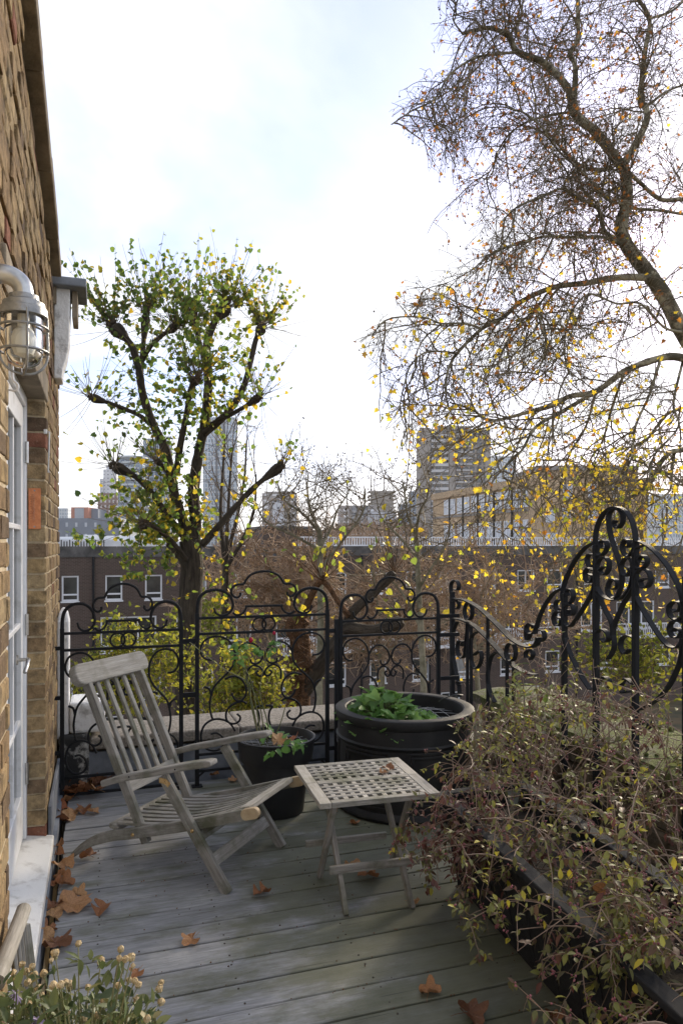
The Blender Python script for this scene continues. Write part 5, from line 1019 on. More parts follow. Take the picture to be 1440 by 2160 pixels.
for pts_, z0, z1, r0, r1, kb in LM:
    q = limb(lt_, pxl(pts_, ZL + z0, ZL + z1), r0 * 0.85, r1 * 0.85, MT['bark_lime'], 'limb', 10, knob=r1 * 2.0)
    e = q[-1]; ax = (q[-1] - q[-4]).normalized(); low = px(e)[1] > 820
    balls([(e + rv() * r1 * 1.3, r1 * random.uniform(0.5, 0.95)) for _ in range(9)], MT['bark_lime'], 'knuckle', lt_)
    nsh = 15 if low else 38
    for _ in range(nsh):
        d = (rv() * 0.85 + ax * 0.45 + Vector((0, 0, 0.75))).normalized(); ln = random.uniform(0.5, 1.0) if low else random.uniform(0.7, 1.75)
        pts = walk(e + rv() * r1, d, ln, 5, 0.10, Vector((0, 0, 0.05))); tw.add(pts, 0.008, 0.003, 3)
        leaf_on(pts, 0.2, random.randint(0, 4) if low else random.randint(5, 11), 0.095, lime_r)
    for _ in range(18 if low else 24):      # bare wispy shoots fanning sideways
        d = (rv() + ax * 0.3 + Vector((0, 0, 0.05))).normalized(); pts = walk(e + rv() * r1, d, random.uniform(0.6, 1.35), 5, 0.10, Vector((0, 0, 0.03))); tw.add(pts, 0.006, 0.0035, 3)
        if random.random() < 0.25: leaf_on(pts, 0.8, 1, 0.11, lime_r)
    for i in range(3, len(q) - 2):          # shoots along the limb
        for _ in range(2):
            d = (rv() + Vector((0, 0, 0.35))).normalized(); pts = walk(q[i], d, random.uniform(0.35, 0.95), 5, 0.14, Vector((0, 0, 0.02))); tw.add(pts, 0.006, 0.0025, 3)
            leaf_on(pts, 0.3, random.randint(1, 5), 0.095, lime_r)
for _ in range(110):      # dense low growth left of the trunk
    c_ = at(random.gauss(320, 45), random.gauss(1095, 55), ZL + random.uniform(-0.9, 0.7)); d = (rv() + Vector((-0.4, 0, 0.1))).normalized()
    pts = walk(c_, d, random.uniform(0.3, 0.8), 4, 0.18); tw.add(pts, 0.006, 0.003, 3); leaf_on(pts, 0.0, 12, 0.098, lambda p_: lime_r(p_) - 0.1)
for _ in range(40):       # round the trunk and right fork
    c_ = at(random.gauss(440, 60), random.gauss(1180, 110), ZL + random.uniform(-0.6, 0.6)); pts = walk(c_, rv(), random.uniform(0.3, 0.9), 4, 0.2); tw.add(pts, 0.006, 0.003, 3); leaf_on(pts, 0.0, 6, 0.095, lime_r)
for _ in range(70):      # scattered inner crown
    c_ = at(385 + random.triangular(-170, 170, 0), 800 + random.triangular(-200, 190, 0), ZL + random.uniform(-1.0, 1.0)); pts = walk(c_, rv() + UP * 0.5, random.uniform(0.3, 0.9), 4, 0.15); tw.add(pts, 0.006, 0.003, 3); leaf_on(pts, 0.0, 8, 0.095, lambda p_: lime_r(p_) - 0.08)
kind(tw.mb.build('twigs', MT['twig_dark'], lt_), 'stuff')
leaves('heart', lv, MT['leaf_lime'], 'leaf', lt_)

# ================================================================== the big plane tree on the right
ZP = 15.5
pl_ = thing('plane_tree', 'huge London plane tree with drooping twigs and last yellow leaves on the right', 'tree'); base = at(1640, 1300, ZP + 1.0); WLOC[pl_] = Vector((base.x, base.y, -9.5)); pl_.location = WLOC[pl_]
limb(pl_, [Vector((base.x, base.y, -9.7)), Vector((base.x, base.y, -4))] + pxl([(1640, 1250), (1600, 1000), (1540, 850)], ZP + 1, ZP + 0.6), 0.62, 0.42, MT['bark_plane'], 'trunk', 16)
PLM = [
 ([(1545, 860), (1490, 770), (1440, 700), (1398, 620), (1368, 578), (1320, 515), (1310, 472), (1322, 425), (1317, 359), (1303, 340), (1256, 279), (1209, 236), (1199, 189), (1147, 132), (1091, 109), (1072, 76), (1030, 58), (975, 70)], .6, -.6, .34, .045),
 ([(1316, 345), (1360, 264), (1362, 227), (1350, 212), (1355, 150), (1362, 94), (1369, 38), (1341, -10), (1310, -70)], -.1, .8, .13, .05), ([(1209, 232), (1213, 142), (1201, 111), (1218, 80), (1218, 0), (1225, -80)], -.2, .5, .10, .05),
 ([(1091, 109), (1050, 113), (1000, 122), (949, 156), (916, 208), (870, 232), (825, 262)], -.5, -1.2, .05, .012),
 ([(1370, 585), (1303, 585), (1232, 597), (1166, 606), (1100, 635), (1062, 668), (1015, 694), (963, 746), (944, 783), (939, 830)], .2, -1.4, .13, .025),
 ([(1015, 694), (982, 682), (930, 682), (897, 670), (845, 668), (807, 679), (784, 710)], -1.0, -1.8, .04, .012), ([(963, 746), (930, 741), (892, 745), (864, 774), (850, 820), (842, 860)], -1.3, -2.0, .035, .012),
 ([(1500, 780), (1440, 755), (1393, 755), (1317, 783), (1256, 826), (1204, 835), (1161, 854), (1100, 873), (1034, 887), (996, 864), (949, 849)], .4, -.9, .17, .022), ([(1256, 826), (1185, 868), (1130, 900), (1100, 950), (1065, 985), (1060, 1010)], -.2, -1.5, .075, .02), ([(1120, 905), (1080, 905), (1040, 890)], -.8, -1.1, .03, .015),
 ([(1560, 940), (1500, 940), (1440, 949), (1407, 958), (1374, 1010), (1350, 1038), (1317, 1052), (1270, 1060)], .4, -1.0, .12, .03), ([(1421, 955), (1416, 1000), (1412, 1035), (1379, 1060), (1340, 1085)], 0, -.8, .06, .02),
 ([(1480, 430), (1440, 420), (1393, 420), (1350, 385), (1325, 362)], .8, .0, .09, .05), ([(1500, 455), (1440, 451), (1397, 444), (1331, 439)], 1.2, .2, .06, .04),
 ([(1300, 510), (1274, 486), (1260, 439), (1210, 413), (1185, 397), (1138, 416), (1090, 436), (1055, 470)], .1, -1.0, .085, .02), ([(1310, 515), (1270, 500), (1200, 500), (1150, 498), (1100, 512), (1040, 530)], .1, -1.6, .07, .02),
 ([(1205, 236), (1160, 242), (1100, 262), (1060, 300), (1036, 355), (1020, 380)], -.3, .6, .05, .015), ([(1290, 355), (1240, 355), (1200, 330), (1160, 285), (1110, 240), (1080, 230)], 0, -1.0, .07, .02),
 ([(1320, 430), (1280, 420), (1235, 370), (1180, 320), (1150, 280)], .1, -1.8, .055, .018), ([(1440, 700), (1400, 690), (1350, 640), (1300, 640), (1240, 620), (1200, 670), (1190, 740), (1200, 790)], .3, -1.2, .05, .02),
 ([(1160, 610), (1130, 650), (1080, 700), (1050, 770), (1060, 830)], -.5, .8, .045, .015), ([(1180, 605), (1140, 660), (1150, 720), (1135, 790)], -.2, -2.0, .04, .015),
 ([(1317, 783), (1290, 860), (1270, 930), (1240, 980), (1230, 1060)], 0, 1.4, .055, .02), ([(1393, 755), (1370, 830), (1340, 900), (1330, 970), (1300, 1030)], .2, -1.6, .055, .02), ([(1440, 760), (1420, 850), (1430, 900), (1380, 960), (1370, 1010)], .4, -2.2, .05, .02),
 ([(1369, 38), (1420, 20), (1470, -30)], .5, 1.5, .05, .03), ([(1362, 225), (1410, 190), (1470, 170)], .4, 1.4, .05, .03), ([(1256, 826), (1235, 900), (1200, 960), (1180, 1030), (1185, 1080)], -.2, .6, .045, .018),
 ([(1560, 900), (1500, 860), (1440, 860), (1400, 880), (1360, 930), (1320, 945), (1270, 960)], .6, 1.6, .07, .025), ([(1072, 76), (1100, 30), (1085, -20)], -.5, .2, .04, .03), ([(975, 70), (955, 40), (960, 10), (940, -10)], -.6, -.8, .03, .015),
 # outside the frame the crown goes on
 ([(1540, 850), (1600, 700), (1640, 550), (1620, 400), (1660, 250), (1640, 100)], .6, 2.0, .26, .06), ([(1600, 720), (1680, 600), (1760, 520), (1820, 420)], 1, 3, .12, .04), ([(1640, 550), (1560, 450), (1520, 350), (1480, 250), (1500, 120)], 1, 1.5, .11, .04), ([(1600, 1000), (1680, 900), (1780, 840), (1860, 840)], 1, 2, .14, .04), ([(1640, 330), (1720, 260), (1790, 220)], 1.4, 3, .09, .03), ([(1560, 880), (1620, 800), (1700, 720), (1740, 640)], .7, -1.5, .12, .04), ([(1500, 780), (1540, 680), (1580, 620), (1600, 540)], .5, -1.8, .10, .04)]
tw = Twigs(); lv = []; fr_ = []
def plane_r(p_):
    u, v, Z = px(p_); b_ = 0.18 + 0.5 * min(max((v - 380) / 520, 0), 1); b_ = max(b_, 0.62) if v > 820 else b_; return min(max(random.gauss(b_, 0.2) + (0.08 if u > 1250 else 0), 0.0), 1.0)
def ok_zone(p_):
    u, v, Z = px(p_); 
    lim = np.interp(v, [-100, 100, 240, 330, 420, 560, 640, 720, 820, 900, 1000, 1100, 1300], [925, 900, 805, 895, 915, 885, 765, 745, 775, 800, 850, 925, 960]); return u > lim
def plane_grow(q, r_at, lvl, stride, lr, scale=1.0):
    n = len(q) - 1
    Ltot = sum((q[i + 1] - q[i]).length for i in range(n)); cnt = max(1, int(Ltot / stride))
    for c in range(cnt):
        f = (c + random.random()) / cnt; f = 0.12 + 0.88 * f if lvl == 1 else f; i = min(int(f * n), n - 1); p0 = q[i].lerp(q[i + 1], f * n - i); tdir = (q[min(i + 1, n)] - q[max(i - 1, 0)]).normalized()
        ln = random.uniform(*lr) * scale
        side = rv(); side = (side - tdir * side.dot(tdir)).normalized(); d = (tdir * 0.6 + side * 0.9).normalized()
        if lvl == 1:
            pts = walk(p0, d, ln, 9, 0.26, Vector((-0.02, 0, -0.045)))
            if not ok_zone(pts[-1]): pts = walk(p0, (d - RT * (-0.8)), ln * 0.6, 9, 0.22, Vector((0, 0, -0.10)))
            if not ok_zone(pts[-1]): continue
            tw.add(pts, 0.019 * min(1, ln / 1.6), 0.007, 4); plane_grow(pts, None, 2, 0.15, (0.3, 1.0), scale)
        elif lvl == 2:
            if px(p0)[1] > 840 and random.random() < 0.45: continue
            pts = walk(p0, d, ln, 6, 0.28, Vector((0, 0, -0.10)))
            if not ok_zone(pts[-1]): continue
            tw.add(pts, 0.0072, 0.0045, 3); plane_grow(pts, None, 3, 0.12, (0.12, 0.42), scale)
        else:
            vv = px(p0)[1]
            if random.random() < (0.1 if vv < 560 else (0.4 if vv < 800 else 0.7)): continue
            pts = walk(p0, d, ln, 4, 0.34, Vector((0, 0, -0.13)))
            if not ok_zone(pts[-1]): continue
            tw.add(pts, 0.0048, 0.0034, 3); u, v, Z = px(pts[-1])
            pl_leaf = 0.08 if v < 500 else (0.18 if v < 850 else 0.75)
            if random.random() < pl_leaf: lv.append((pts[-1], (rv() + Vector((0, 0, -0.7))).normalized(), random.uniform(0, 6.28), random.uniform(0.06, 0.108) * (0.8 if v < 600 else 1.0), plane_r(pts[-1])))
            elif random.random() < (0.16 if v < 700 else 0.05): lv.append((pts[2], (rv() + Vector((0, 0, -0.9))).normalized(), random.uniform(0, 6.28), random.uniform(0.045, 0.075), random.uniform(0, 0.3)))
            if random.random() < (0.16 if u < 1050 else 0.05):
                e = pts[-1]; h = e + Vector((random.uniform(-.02, .02), 0, -random.uniform(0.05, 0.13))); tw.add([e, h], 0.002, 0.002, 3); fr_.append((h, random.uniform(0.018, 0.025)))
for pts_, z0, z1, r0, r1 in PLM:
    q = limb(pl_, pxl(pts_, ZP + z0, ZP + z1), r0 * 0.62, max(r1 * 0.75, 0.012), MT['bark_plane'], 'limb', 10)
    off = pts_[-1][0] > 1450 or pts_[0][0] > 1590
    if off: plane_grow(q, None, 1, 1.1, (1.0, 2.2))
    else: plane_grow(q[(5 if pts_[0][0] > 1480 else 0):], None, 1, 0.165, (0.7, 2.3))
# curtain of low leafy shoots
for _ in range(110):
    p0 = at(random.uniform(1000, 1500), random.uniform(960, 1210), ZP + random.uniform(-3.0, 1.5)); pts = walk(p0, rv() + Vector((0, 0, -0.7)), random.uniform(0.9, 1.9), 8, 0.26, Vector((0, 0, -0.08))); tw.add(pts, 0.012, 0.005, 4); plane_grow(pts, None, 2, 0.3, (0.25, 0.7))
    for i in range(2, 9):
        if random.random() < 0.45: lv.append((pts[i], (rv() + Vector((0, 0, -0.7))).normalized(), random.uniform(0, 6.28), random.uniform(0.065, 0.11), plane_r(pts[i])))
kind(tw.mb.build('twigs', MT['twig_plane'], pl_), 'stuff'); balls(fr_, MT['berry'], 'seed_balls', pl_, OCT)
leaves('plane', lv, MT['leaf_plane'], 'leaf', pl_)
NTW = len(tw.mb.f)

# ================================================================== smaller trees between the gardens
def bare_tree(name, label, trunk, Z, r0, crown, n1, spread, seeds=0.0, lvs=0.0, mat='bark_pale', tmat='twig_pale', key='plane', up=0.5, len1=(1.2, 2.6), lm='leaf_plane', lr=(0.5, 1.0), dens=0.22, tk=1.0):
    """trunk: image points bottom to top at depth Z; crown: list of limbs in image points"""
    th = thing(name, label, 'tree', (0, 0, 0)); b0 = at(*trunk[0], Z); WLOC[th] = Vector((b0.x, b0.y, -9.5)); th.location = WLOC[th]
    limb(th, [Vector((b0.x, b0.y, -9.6))] + pxl(trunk, Z), r0 * 1.25, r0 * 0.7, MT[mat], 'trunk', 10)
    tw_ = Twigs(); l_ = []; s_ = []
    for j, c in enumerate(crown):
        q = limb(th, pxl(c, Z, Z + random.uniform(-spread, spread)), r0 * 0.5, r0 * 0.16, MT[mat], 'limb', 8); n = len(q) - 1
        for _ in range(n1):
            f = random.uniform(0.15, 1); i = min(int(f * n), n - 1); p0 = q[i]; d = (rv() * 0.9 + Vector((0, 0, up))).normalized(); ln = random.uniform(*len1); pts = walk(p0, d, ln, 7, 0.2, Vector((0, 0, 0.03))); tw_.add(pts, tk * 0.016 * Z / 20, tk * 0.007 * Z / 20, 4)
            for _k in range(int(ln / dens)):
                g = random.uniform(0.2, 1); i2 = min(int(g * 7), 6); p1 = pts[i2].lerp(pts[i2 + 1], g * 7 - i2); p2 = walk(p1, rv() + Vector((0, 0, up * 0.5)), random.uniform(0.25, 0.9), 4, 0.28); tw_.add(p2, tk * 0.0075 * Z / 20, tk * 0.0045 * Z / 20, 3)
                for _m in range(2): p3 = walk(p2[2], rv(), random.uniform(0.12, 0.4), 3, 0.3); tw_.add(p3, tk * 0.0055 * Z / 20, tk * 0.0038 * Z / 20, 3)
                if random.random() < seeds: 
                    for _b in range(random.randint(1, 3)): s_.append((p2[-1] + rv() * 0.08, random.uniform(0.022, 0.032)))
                if random.random() < lvs: l_.append((p2[-1], (rv() + Vector((0, 0, -0.6))).normalized(), random.uniform(0, 6), random.uniform(0.09, 0.16), random.uniform(*lr)))
    kind(tw_.mb.build('twigs', MT[tmat], th), 'stuff'); balls(s_, MT['berry'], 'seed_balls', th, OCT)
    if l_: leaves(key, l_, MT[lm], 'leaf', th, 60)
    return th
bare_tree('young_plane_tree', 'young plane tree hung with dark seed balls right of the lime', [(672, 1480), (676, 1330), (675, 1200), (674, 1120)], 22, 0.11, [[(674, 1125), (640, 1085), (600, 1055), (585, 1020)], [(675, 1120), (655, 1080), (648, 1030), (650, 1000)], [(678, 1150), (700, 1110), (712, 1075), (735, 1040)], [(676, 1200), (730, 1130), (765, 1080), (770, 1030)], [(674, 1160), (620, 1130), (560, 1100), (540, 1060)]], 10, 1.5, 0.35, 0.03, 'bark_pale', 'twig_plane')
bare_tree('slim_plane_tree', 'slim pale stemmed plane tree with seed balls left of the concrete tower', [(893, 1480), (890, 1380), (884, 1270), (880, 1180), (876, 1120)], 20, 0.09, [[(878, 1130), (860, 1090), (855, 1050), (848, 1010)], [(877, 1125), (885, 1080), (900, 1050), (905, 1020)], [(882, 1180), (840, 1130), (810, 1100), (795, 1070)], [(884, 1240), (915, 1190), (940, 1150), (950, 1100)], [(888, 1330), (860, 1270), (830, 1230), (800, 1200)]], 9, 1.5, 0.3, 0.05, 'bark_pale', 'twig_plane')
bare_tree('upright_pollard', 'leafless pollard with upright shoots behind the right limb of the lime', [(470, 1480), (474, 1300), (476, 1180)], 24, 0.16, [[(476, 1185), (480, 1100), (485, 1010), (490, 950)], [(476, 1180), (500, 1090), (515, 1010), (520, 930)], [(474, 1190), (465, 1090), (470, 990), (475, 920)], [(476, 1200), (505, 1150), (535, 1080), (540, 1000)]], 7, 1.2, 0, 0.14, 'bark_lime', 'twig_dark', 'heart', 1.4, (1.2, 2.4), 'leaf_lime', (0.6, 1.0), 0.5)
bare_tree('tangled_thicket_tree', 'bushy tree of tangled beige twigs in front of the brown block', [(560, 1500), (565, 1400), (570, 1330)], 26, 0.12, [[(570, 1335), (540, 1280), (505, 1230), (480, 1200)], [(570, 1330), (575, 1260), (570, 1200), (560, 1160)], [(572, 1330), (610, 1270), (630, 1220), (640, 1180)], [(570, 1340), (520, 1310), (470, 1280), (440, 1260)], [(572, 1340), (620, 1300), (660, 1270), (690, 1250)]], 28, 3.0, 0, 0.01, up=0.25, dens=0.15, tk=1.5)
bare_tree('tangled_thicket_tree', 'spreading tree of pale tangled twigs behind the drum planter', [(800, 1520), (805, 1430), (800, 1370)], 24, 0.12, [[(800, 1375), (760, 1310), (730, 1260), (700, 1220)], [(800, 1370), (800, 1300), (790, 1240), (785, 1190)], [(802, 1370), (850, 1310), (880, 1260), (910, 1220)], [(802, 1380), (860, 1350), (920, 1320), (960, 1300)], [(800, 1380), (750, 1370), (710, 1350), (680, 1340)]], 26, 3.0, 0, 0.03, up=0.25, dens=0.16, tk=1.5)
bare_tree('tangled_thicket_tree', 'tangle of pale twigs with yellow leaves right of the slim plane tree', [(1010, 1520), (1005, 1420), (1000, 1360)], 27, 0.11, [[(1000, 1365), (960, 1300), (940, 1240), (930, 1190)], [(1000, 1360), (1010, 1290), (1020, 1230), (1030, 1190)], [(1002, 1370), (1060, 1320), (1100, 1280), (1130, 1240)], [(1000, 1370), (1080, 1360), (1160, 1340), (1220, 1320)]], 28, 3.0, 0, 0.16, up=0.25, lr=(0.45, 0.85), dens=0.16, tk=1.4)
# ivy clad pollard with a great cut limb
iv = thing('ivy_trunk_tree', 'shaggy brown ivy stemmed pollard trunk with a heavy leaning limb', 'tree'); b0 = at(625, 1520, 13.0); WLOC[iv] = Vector((b0.x, b0.y, -9.5)); iv.location = WLOC[iv]
limb(iv, [Vector((b0.x, b0.y, -9.6))] + pxl([(628, 1500), (634, 1420), (632, 1350), (622, 1320), (640, 1300)], 13), 0.24, 0.17, MT['bark_ivy'], 'trunk', 14)
limb(iv, pxl([(632, 1470), (665, 1420), (690, 1385), (716, 1345), (735, 1325), (790, 1330), (850, 1310)], 13, 12.4), 0.15, 0.10, MT['bark_lime'], 'limb', 12, knob=0.12)
limb(iv, pxl([(716, 1345), (745, 1290), (790, 1250), (832, 1208)], 12.8, 12.5), 0.10, 0.07, MT['bark_lime'], 'limb', 10, knob=0.09)
limb(iv, pxl([(640, 1300), (655, 1260), (680, 1225), (715, 1270), (735, 1300)], 13, 12.6), 0.07, 0.05, MT['bark_ivy'], 'limb', 8)
tw = Twigs(); lv = []
for c_, n_ in (((832, 1208), 16), ((680, 1225), 20), ((850, 1310), 14), ((622, 1320), 14)):
    e = at(*c_, 12.7)
    for _ in range(n_): pts = walk(e, rv() * 0.8 + UP * 0.8, random.uniform(0.5, 1.5), 6, 0.14); tw.add(pts, 0.008, 0.003, 3); leaf_on(pts, 0.3, random.randint(0, 3), 0.11, lambda p_: random.uniform(0.6, 1.0))
for _ in range(260):
    p0 = at(random.gauss(630, 14), random.uniform(1310, 1500), 12.8 + random.uniform(-0.2, 0.1)); pts = walk(p0, rv() + Vector((0, 0, -0.6)), random.uniform(0.08, 0.3), 3, 0.3); tw.add(pts, 0.008, 0.004, 3)
kind(tw.mb.build('twigs', MT['bark_ivy'], iv), 'stuff'); leaves('heart', lv, MT['leaf_lime'], 'leaf', iv, 60)

# leafy shrub tops seen through the fence
def bush(name, label, cx, cy, Z, sx, sy, n, size, rlo, rhi, mat='leaf_bush', trunk=True):
    th = thing(name, label, 'shrub'); c0 = at(cx, cy, Z); WLOC[th] = Vector((c0.x, c0.y, -9.5)); th.location = WLOC[th]
    limb(th, [Vector((c0.x, c0.y, -9.6)), Vector((c0.x + 0.2, c0.y, -6)), Vector((c0.x, c0.y, c0.z - 0.8))], 0.10, 0.05, MT['bark_lime'], 'trunk', 8)
    tw_ = Twigs(); l_ = []; k = Z / FPX
    for _ in range(n):
        a = rv(); f = random.random() ** 0.33; p0 = c0 + (RT * (a.x * sx * k) + FW * (a.y * min(sx, sy) * k * 0.9) + UP * (a.z * sy * k)) * f
        p0 += Vector((mnoise.noise(p0 * 1.3), mnoise.noise(p0 * 1.3 + Vector((9, 0, 0))), mnoise.noise(p0 * 1.3 + Vector((0, 9, 0))))) * 0.5
        pts = walk(p0, rv() + UP * 0.5, random.uniform(0.2, 0.6), 4, 0.25); tw_.add(pts, 0.006, 0.003, 3)
        for _m in range(random.randint(5, 9)): l_.append((pts[random.randint(1, 4)] + rv() * 0.06, (rv() + UP * 0.1).normalized(), random.uniform(0, 6.28), size * random.uniform(0.7, 1.3), random.uniform(rlo, rhi)))
    kind(tw_.mb.build('twigs', MT['twig_dark'], th), 'stuff'); leaves('oval', l_, MT[mat], 'leaf', th, 300)
bush('yellowing_shrub', 'yellow green leafy shrub seen through the middle fence panel', 520, 1455, 11.5, 105, 75, 420, 0.085, 0.2, 1.0)
bush('yellowing_shrub', 'yellow green shrub top seen behind the deck chair through the left fence panel', 285, 1420, 12.5, 150, 85, 520, 0.09, 0.1, 0.95)
bush('dark_green_shrub', 'dark green shrub low behind the drum planter and the middle panel', 430, 1330, 18, 60, 60, 120, 0.12, 0.0, 0.5)
bush('russet_hedge', 'russet and green hedge below the side railing beyond the mossy wall', 1340, 1430, 9.0, 120, 60, 200, 0.07, 0.0, 0.9)
# far wood on the horizon
tw = Twigs()
for _ in range(1500):
    u = random.uniform(690, 900); Z = random.uniform(150, 230); yb = np.interp(u, [690, 760, 820, 900], [1112, 1106, 1100, 1118]); p0 = at(u, random.uniform(yb + 4, 1150), Z); p0.z = max(p0.z, 1.5 - 0.01 * Z); pts = walk(p0, rv() * 0.7 + UP, random.uniform(1.0, 2.6), 3, 0.3); tw.add(pts, 0.10, 0.04, 3)
kind(tw.mb.build('far_wood', pm('far_russet_twigs', (0.16, 0.10, 0.06), (0.30, 0.20, 0.12), 0.3, 0.9, 0, 1, 'World')), 'stuff')
_fw = bpy.data.objects['far_wood']; _fw['label'] = 'russet brown wood on the horizon beyond the flat roof'; _fw['category'] = 'wood'

# ================================================================== plants on the terrace
# coralberry shrub arching over the trough
cs = thing('coralberry_shrub', 'straggly coralberry shrub with arching brown twigs filling the right corner', 'shrub', (1.9, 2.2, 0.33)); tw = Twigs(); lv = []; bl = []
JIT = [0.0]
def shrub_ok(p_):
    u, v, Z = px(p_); u -= JIT[0]; v += 0.6 * JIT[0]; return u > np.interp(v, [1350, 1440, 1500, 1560, 1620, 1700, 1800, 1880, 1940, 2020, 2100, 2160, 2300], [1110, 1040, 1000, 960, 900, 880, 875, 930, 990, 1020, 1070, 1110, 1150]) and v > np.interp(u, [900, 1000, 1100, 1200, 1300, 1440], [1480, 1440, 1360, 1330, 1330, 1350])
def shoot(p0, d, ln, r0, pull, lvl=0, lean=1.0):
    n = 9 if lvl == 0 else 6
    if lvl == 0: JIT[0] = random.gauss(8, 52)
    if lvl and mnoise.noise(p0 * 4.0) < -0.12 and random.random() < 0.75: return
    for tries in range(3):
        pts = walk(p0, d, ln, n, 0.13, pull)
        if shrub_ok(pts[-1]) and shrub_ok(pts[n // 2]): break
        d = d + RT * 0.5; ln *= 0.8
    else:
        return
    tw.add(pts, r0, r0 * 0.45, 5 if lvl == 0 else 3)
    for i in range(1 if lvl else 2, n + 1):
        if lvl < 2:
            for _ in range(2 if lvl == 0 else 1):
                if random.random() < (0.55 if lvl == 0 else 0.42): shoot(pts[i], (pts[i] - pts[i - 1]).normalized() * 0.6 + rv() * 0.9, ln * random.uniform(0.28, 0.6), r0 * 0.62, pull * 0.8, lvl + 1)
        if lvl >= 1 or i > 5:
            ax_ = (pts[i] - pts[i - 1]).normalized()
            for s_ in (-1, 1):
                if random.random() < 0.36:
                    sd = ax_.cross(rv()).normalized(); g = mnoise.noise(pts[i] * 2.2)
                    lv.append((pts[i], (sd * s_ + ax_ * 0.4 + Vector((0, 0, -0.25))).normalized(), random.uniform(-0.6, 0.6), random.uniform(0.014, 0.036), min(max(random.gauss(0.44 + 0.5 * g, 0.25), 0), 1)))
        if lvl >= 1 and random.random() < 0.07:
            for _ in range(random.randint(2, 6)): bl.append((pts[i] + rv() * 0.008, random.uniform(0.0025, 0.005)))
for _ in range(32):
    s = random.uniform(1.2, 2.95); p0 = tq(s, random.uniform(0.05, 0.36), 0.33); d = Vector((random.gauss(-0.1, 0.5), random.gauss(0.02, 0.5), random.uniform(0.45, 1.0)))
    shoot(p0, d, random.uniform(0.28, 0.56), random.uniform(0.0025, 0.004), Vector((random.uniform(-0.04, 0.03), 0, -0.13)))
for _ in range(26):   # taller growth against the railing
    p0 = Vector((random.uniform(2.0, 2.6), random.uniform(2.2, 3.7), 0.25)); shoot(p0, Vector((random.gauss(-0.05, 0.3), random.gauss(0, 0.35), 1.2)), random.uniform(0.5, 0.95), random.uniform(0.0028, 0.0045), Vector((-0.03, 0, -0.09)))
for _ in range(25):   # near end, hanging over the front
    p0 = tq(random.uniform(0.95, 1.9), random.uniform(0.02, 0.36), 0.35); shoot(p0, Vector((random.gauss(-0.25, 0.5), random.gauss(0, 0.5), random.uniform(0.35, 0.9))), random.uniform(0.25, 0.48), 0.003, Vector((random.uniform(-0.07, 0.02), 0, -0.15)))
for _ in range(16):   # behind the trough, up to the railing
    p0 = Vector((random.uniform(2.0, 2.55), random.uniform(1.6, 3.6), 0.15)); shoot(p0, Vector((random.gauss(-0.1, 0.4), random.gauss(0, 0.4), 1.0)), random.uniform(0.4, 0.7), 0.0035, Vector((-0.03, 0, -0.1)))
for _ in range(12):   # spilling toward the table
    p0 = tq(random.uniform(2.3, 2.9), random.uniform(0.0, 0.2), 0.36); shoot(p0, Vector((-0.8, random.gauss(0, 0.3), 0.55)), random.uniform(0.26, 0.42), 0.003, Vector((-0.02, 0, -0.15)))
kind(tw.mb.build('twigs', MT['stem'], cs), 'stuff'); balls(bl, MT['pinkberry'], 'berries', cs, OCT); leaves('oval', lv, MT['leaf_shrub'], 'leaf', cs, 300); NSH = len(lv)
# one leafy green stem of paler big leaves against the railing
gs_ = thing('pale_leaf_shrub', 'shoots with larger pale green leaves beside the sloping handrail', 'shrub', (2.3, 3.4, 0.3)); tw = Twigs(); lv = []
for u, v in ((1070, 1470), (1085, 1440), (1110, 1480), (1130, 1430), (1050, 1500), (1160, 1455), (1100, 1400)):
    q = on(u, v, 0, 2.45); p0 = Vector((2.35 + random.uniform(-.05, .1), q.y + random.uniform(-.1, .1), 0.2)); pts = spline([p0, p0.lerp(q, 0.5) + rv() * 0.05, q], 5); tw.add(pts, 0.004, 0.002, 4)
    for i in range(4, 11):
        for s_ in (-1, 1): lv.append((pts[i], (rv() + RT * s_ * 0.8 + UP * 0.15).normalized(), random.uniform(-0.5, 0.5), random.uniform(0.035, 0.06), random.uniform(0.75, 1.0) if random.random() < 0.8 else 0.2))
kind(tw.mb.build('stems', MT['stem'], gs_), 'stuff'); leaves('oval', lv, leafmat('pale_shrub_leaf', [(0, (0.10, 0.16, 0.03)), (0.7, (0.19, 0.25, 0.06)), (1, (0.32, 0.34, 0.09))], 0.4), 'leaf', gs_)
# mound of strawberry like leaves in the drum
gm = thing('green_ground_cover', 'mound of bright green lobed leaves spilling from the left of the drum planter', 'plant', DC + Vector((-0.1, 0, 0.43))); tw = Twigs(); lv = []
for _ in range(330):
    a = random.uniform(0, 6.28); r_ = math.sqrt(random.random()); x, y_ = -0.115 + 0.26 * r_ * math.cos(a), -0.02 + 0.30 * r_ * math.sin(a)
    if math.hypot(x, y_) > 0.40: continue
    h = 0.445 + (0.19 * math.exp(-((x + 0.14) ** 2 / 0.03 + (y_ + 0.02) ** 2 / 0.05))) + random.uniform(-0.03, 0.03); b0 = DC + Vector((x * 0.7, y_ * 0.7, 0.42)); e = DC + Vector((x, y_, h)); pts = [b0, b0.lerp(e, 0.6) + UP * 0.02, e]; tw.add(pts, 0.0018, 0.0012, 3)
    d = (Vector((x + 0.1, y_, 0)) * 2.2 + rv() * 0.7 + Vector((0, 0, 0.15))).normalized(); lv.append((e, d, random.uniform(-0.5, 0.5), random.uniform(0.05, 0.085), random.random()))
for _ in range(60):
    a = random.uniform(0, 6.28); r_ = random.uniform(0.1, 0.33); e = DC + Vector((r_ * math.cos(a) + 0.03, r_ * math.sin(a) * 0.9, 0.445 + random.uniform(0, 0.03))); lv.append((e, (rv() + UP * 0.1).normalized(), random.uniform(-0.5, 0.5), random.uniform(0.025, 0.045), random.random() * 0.6))
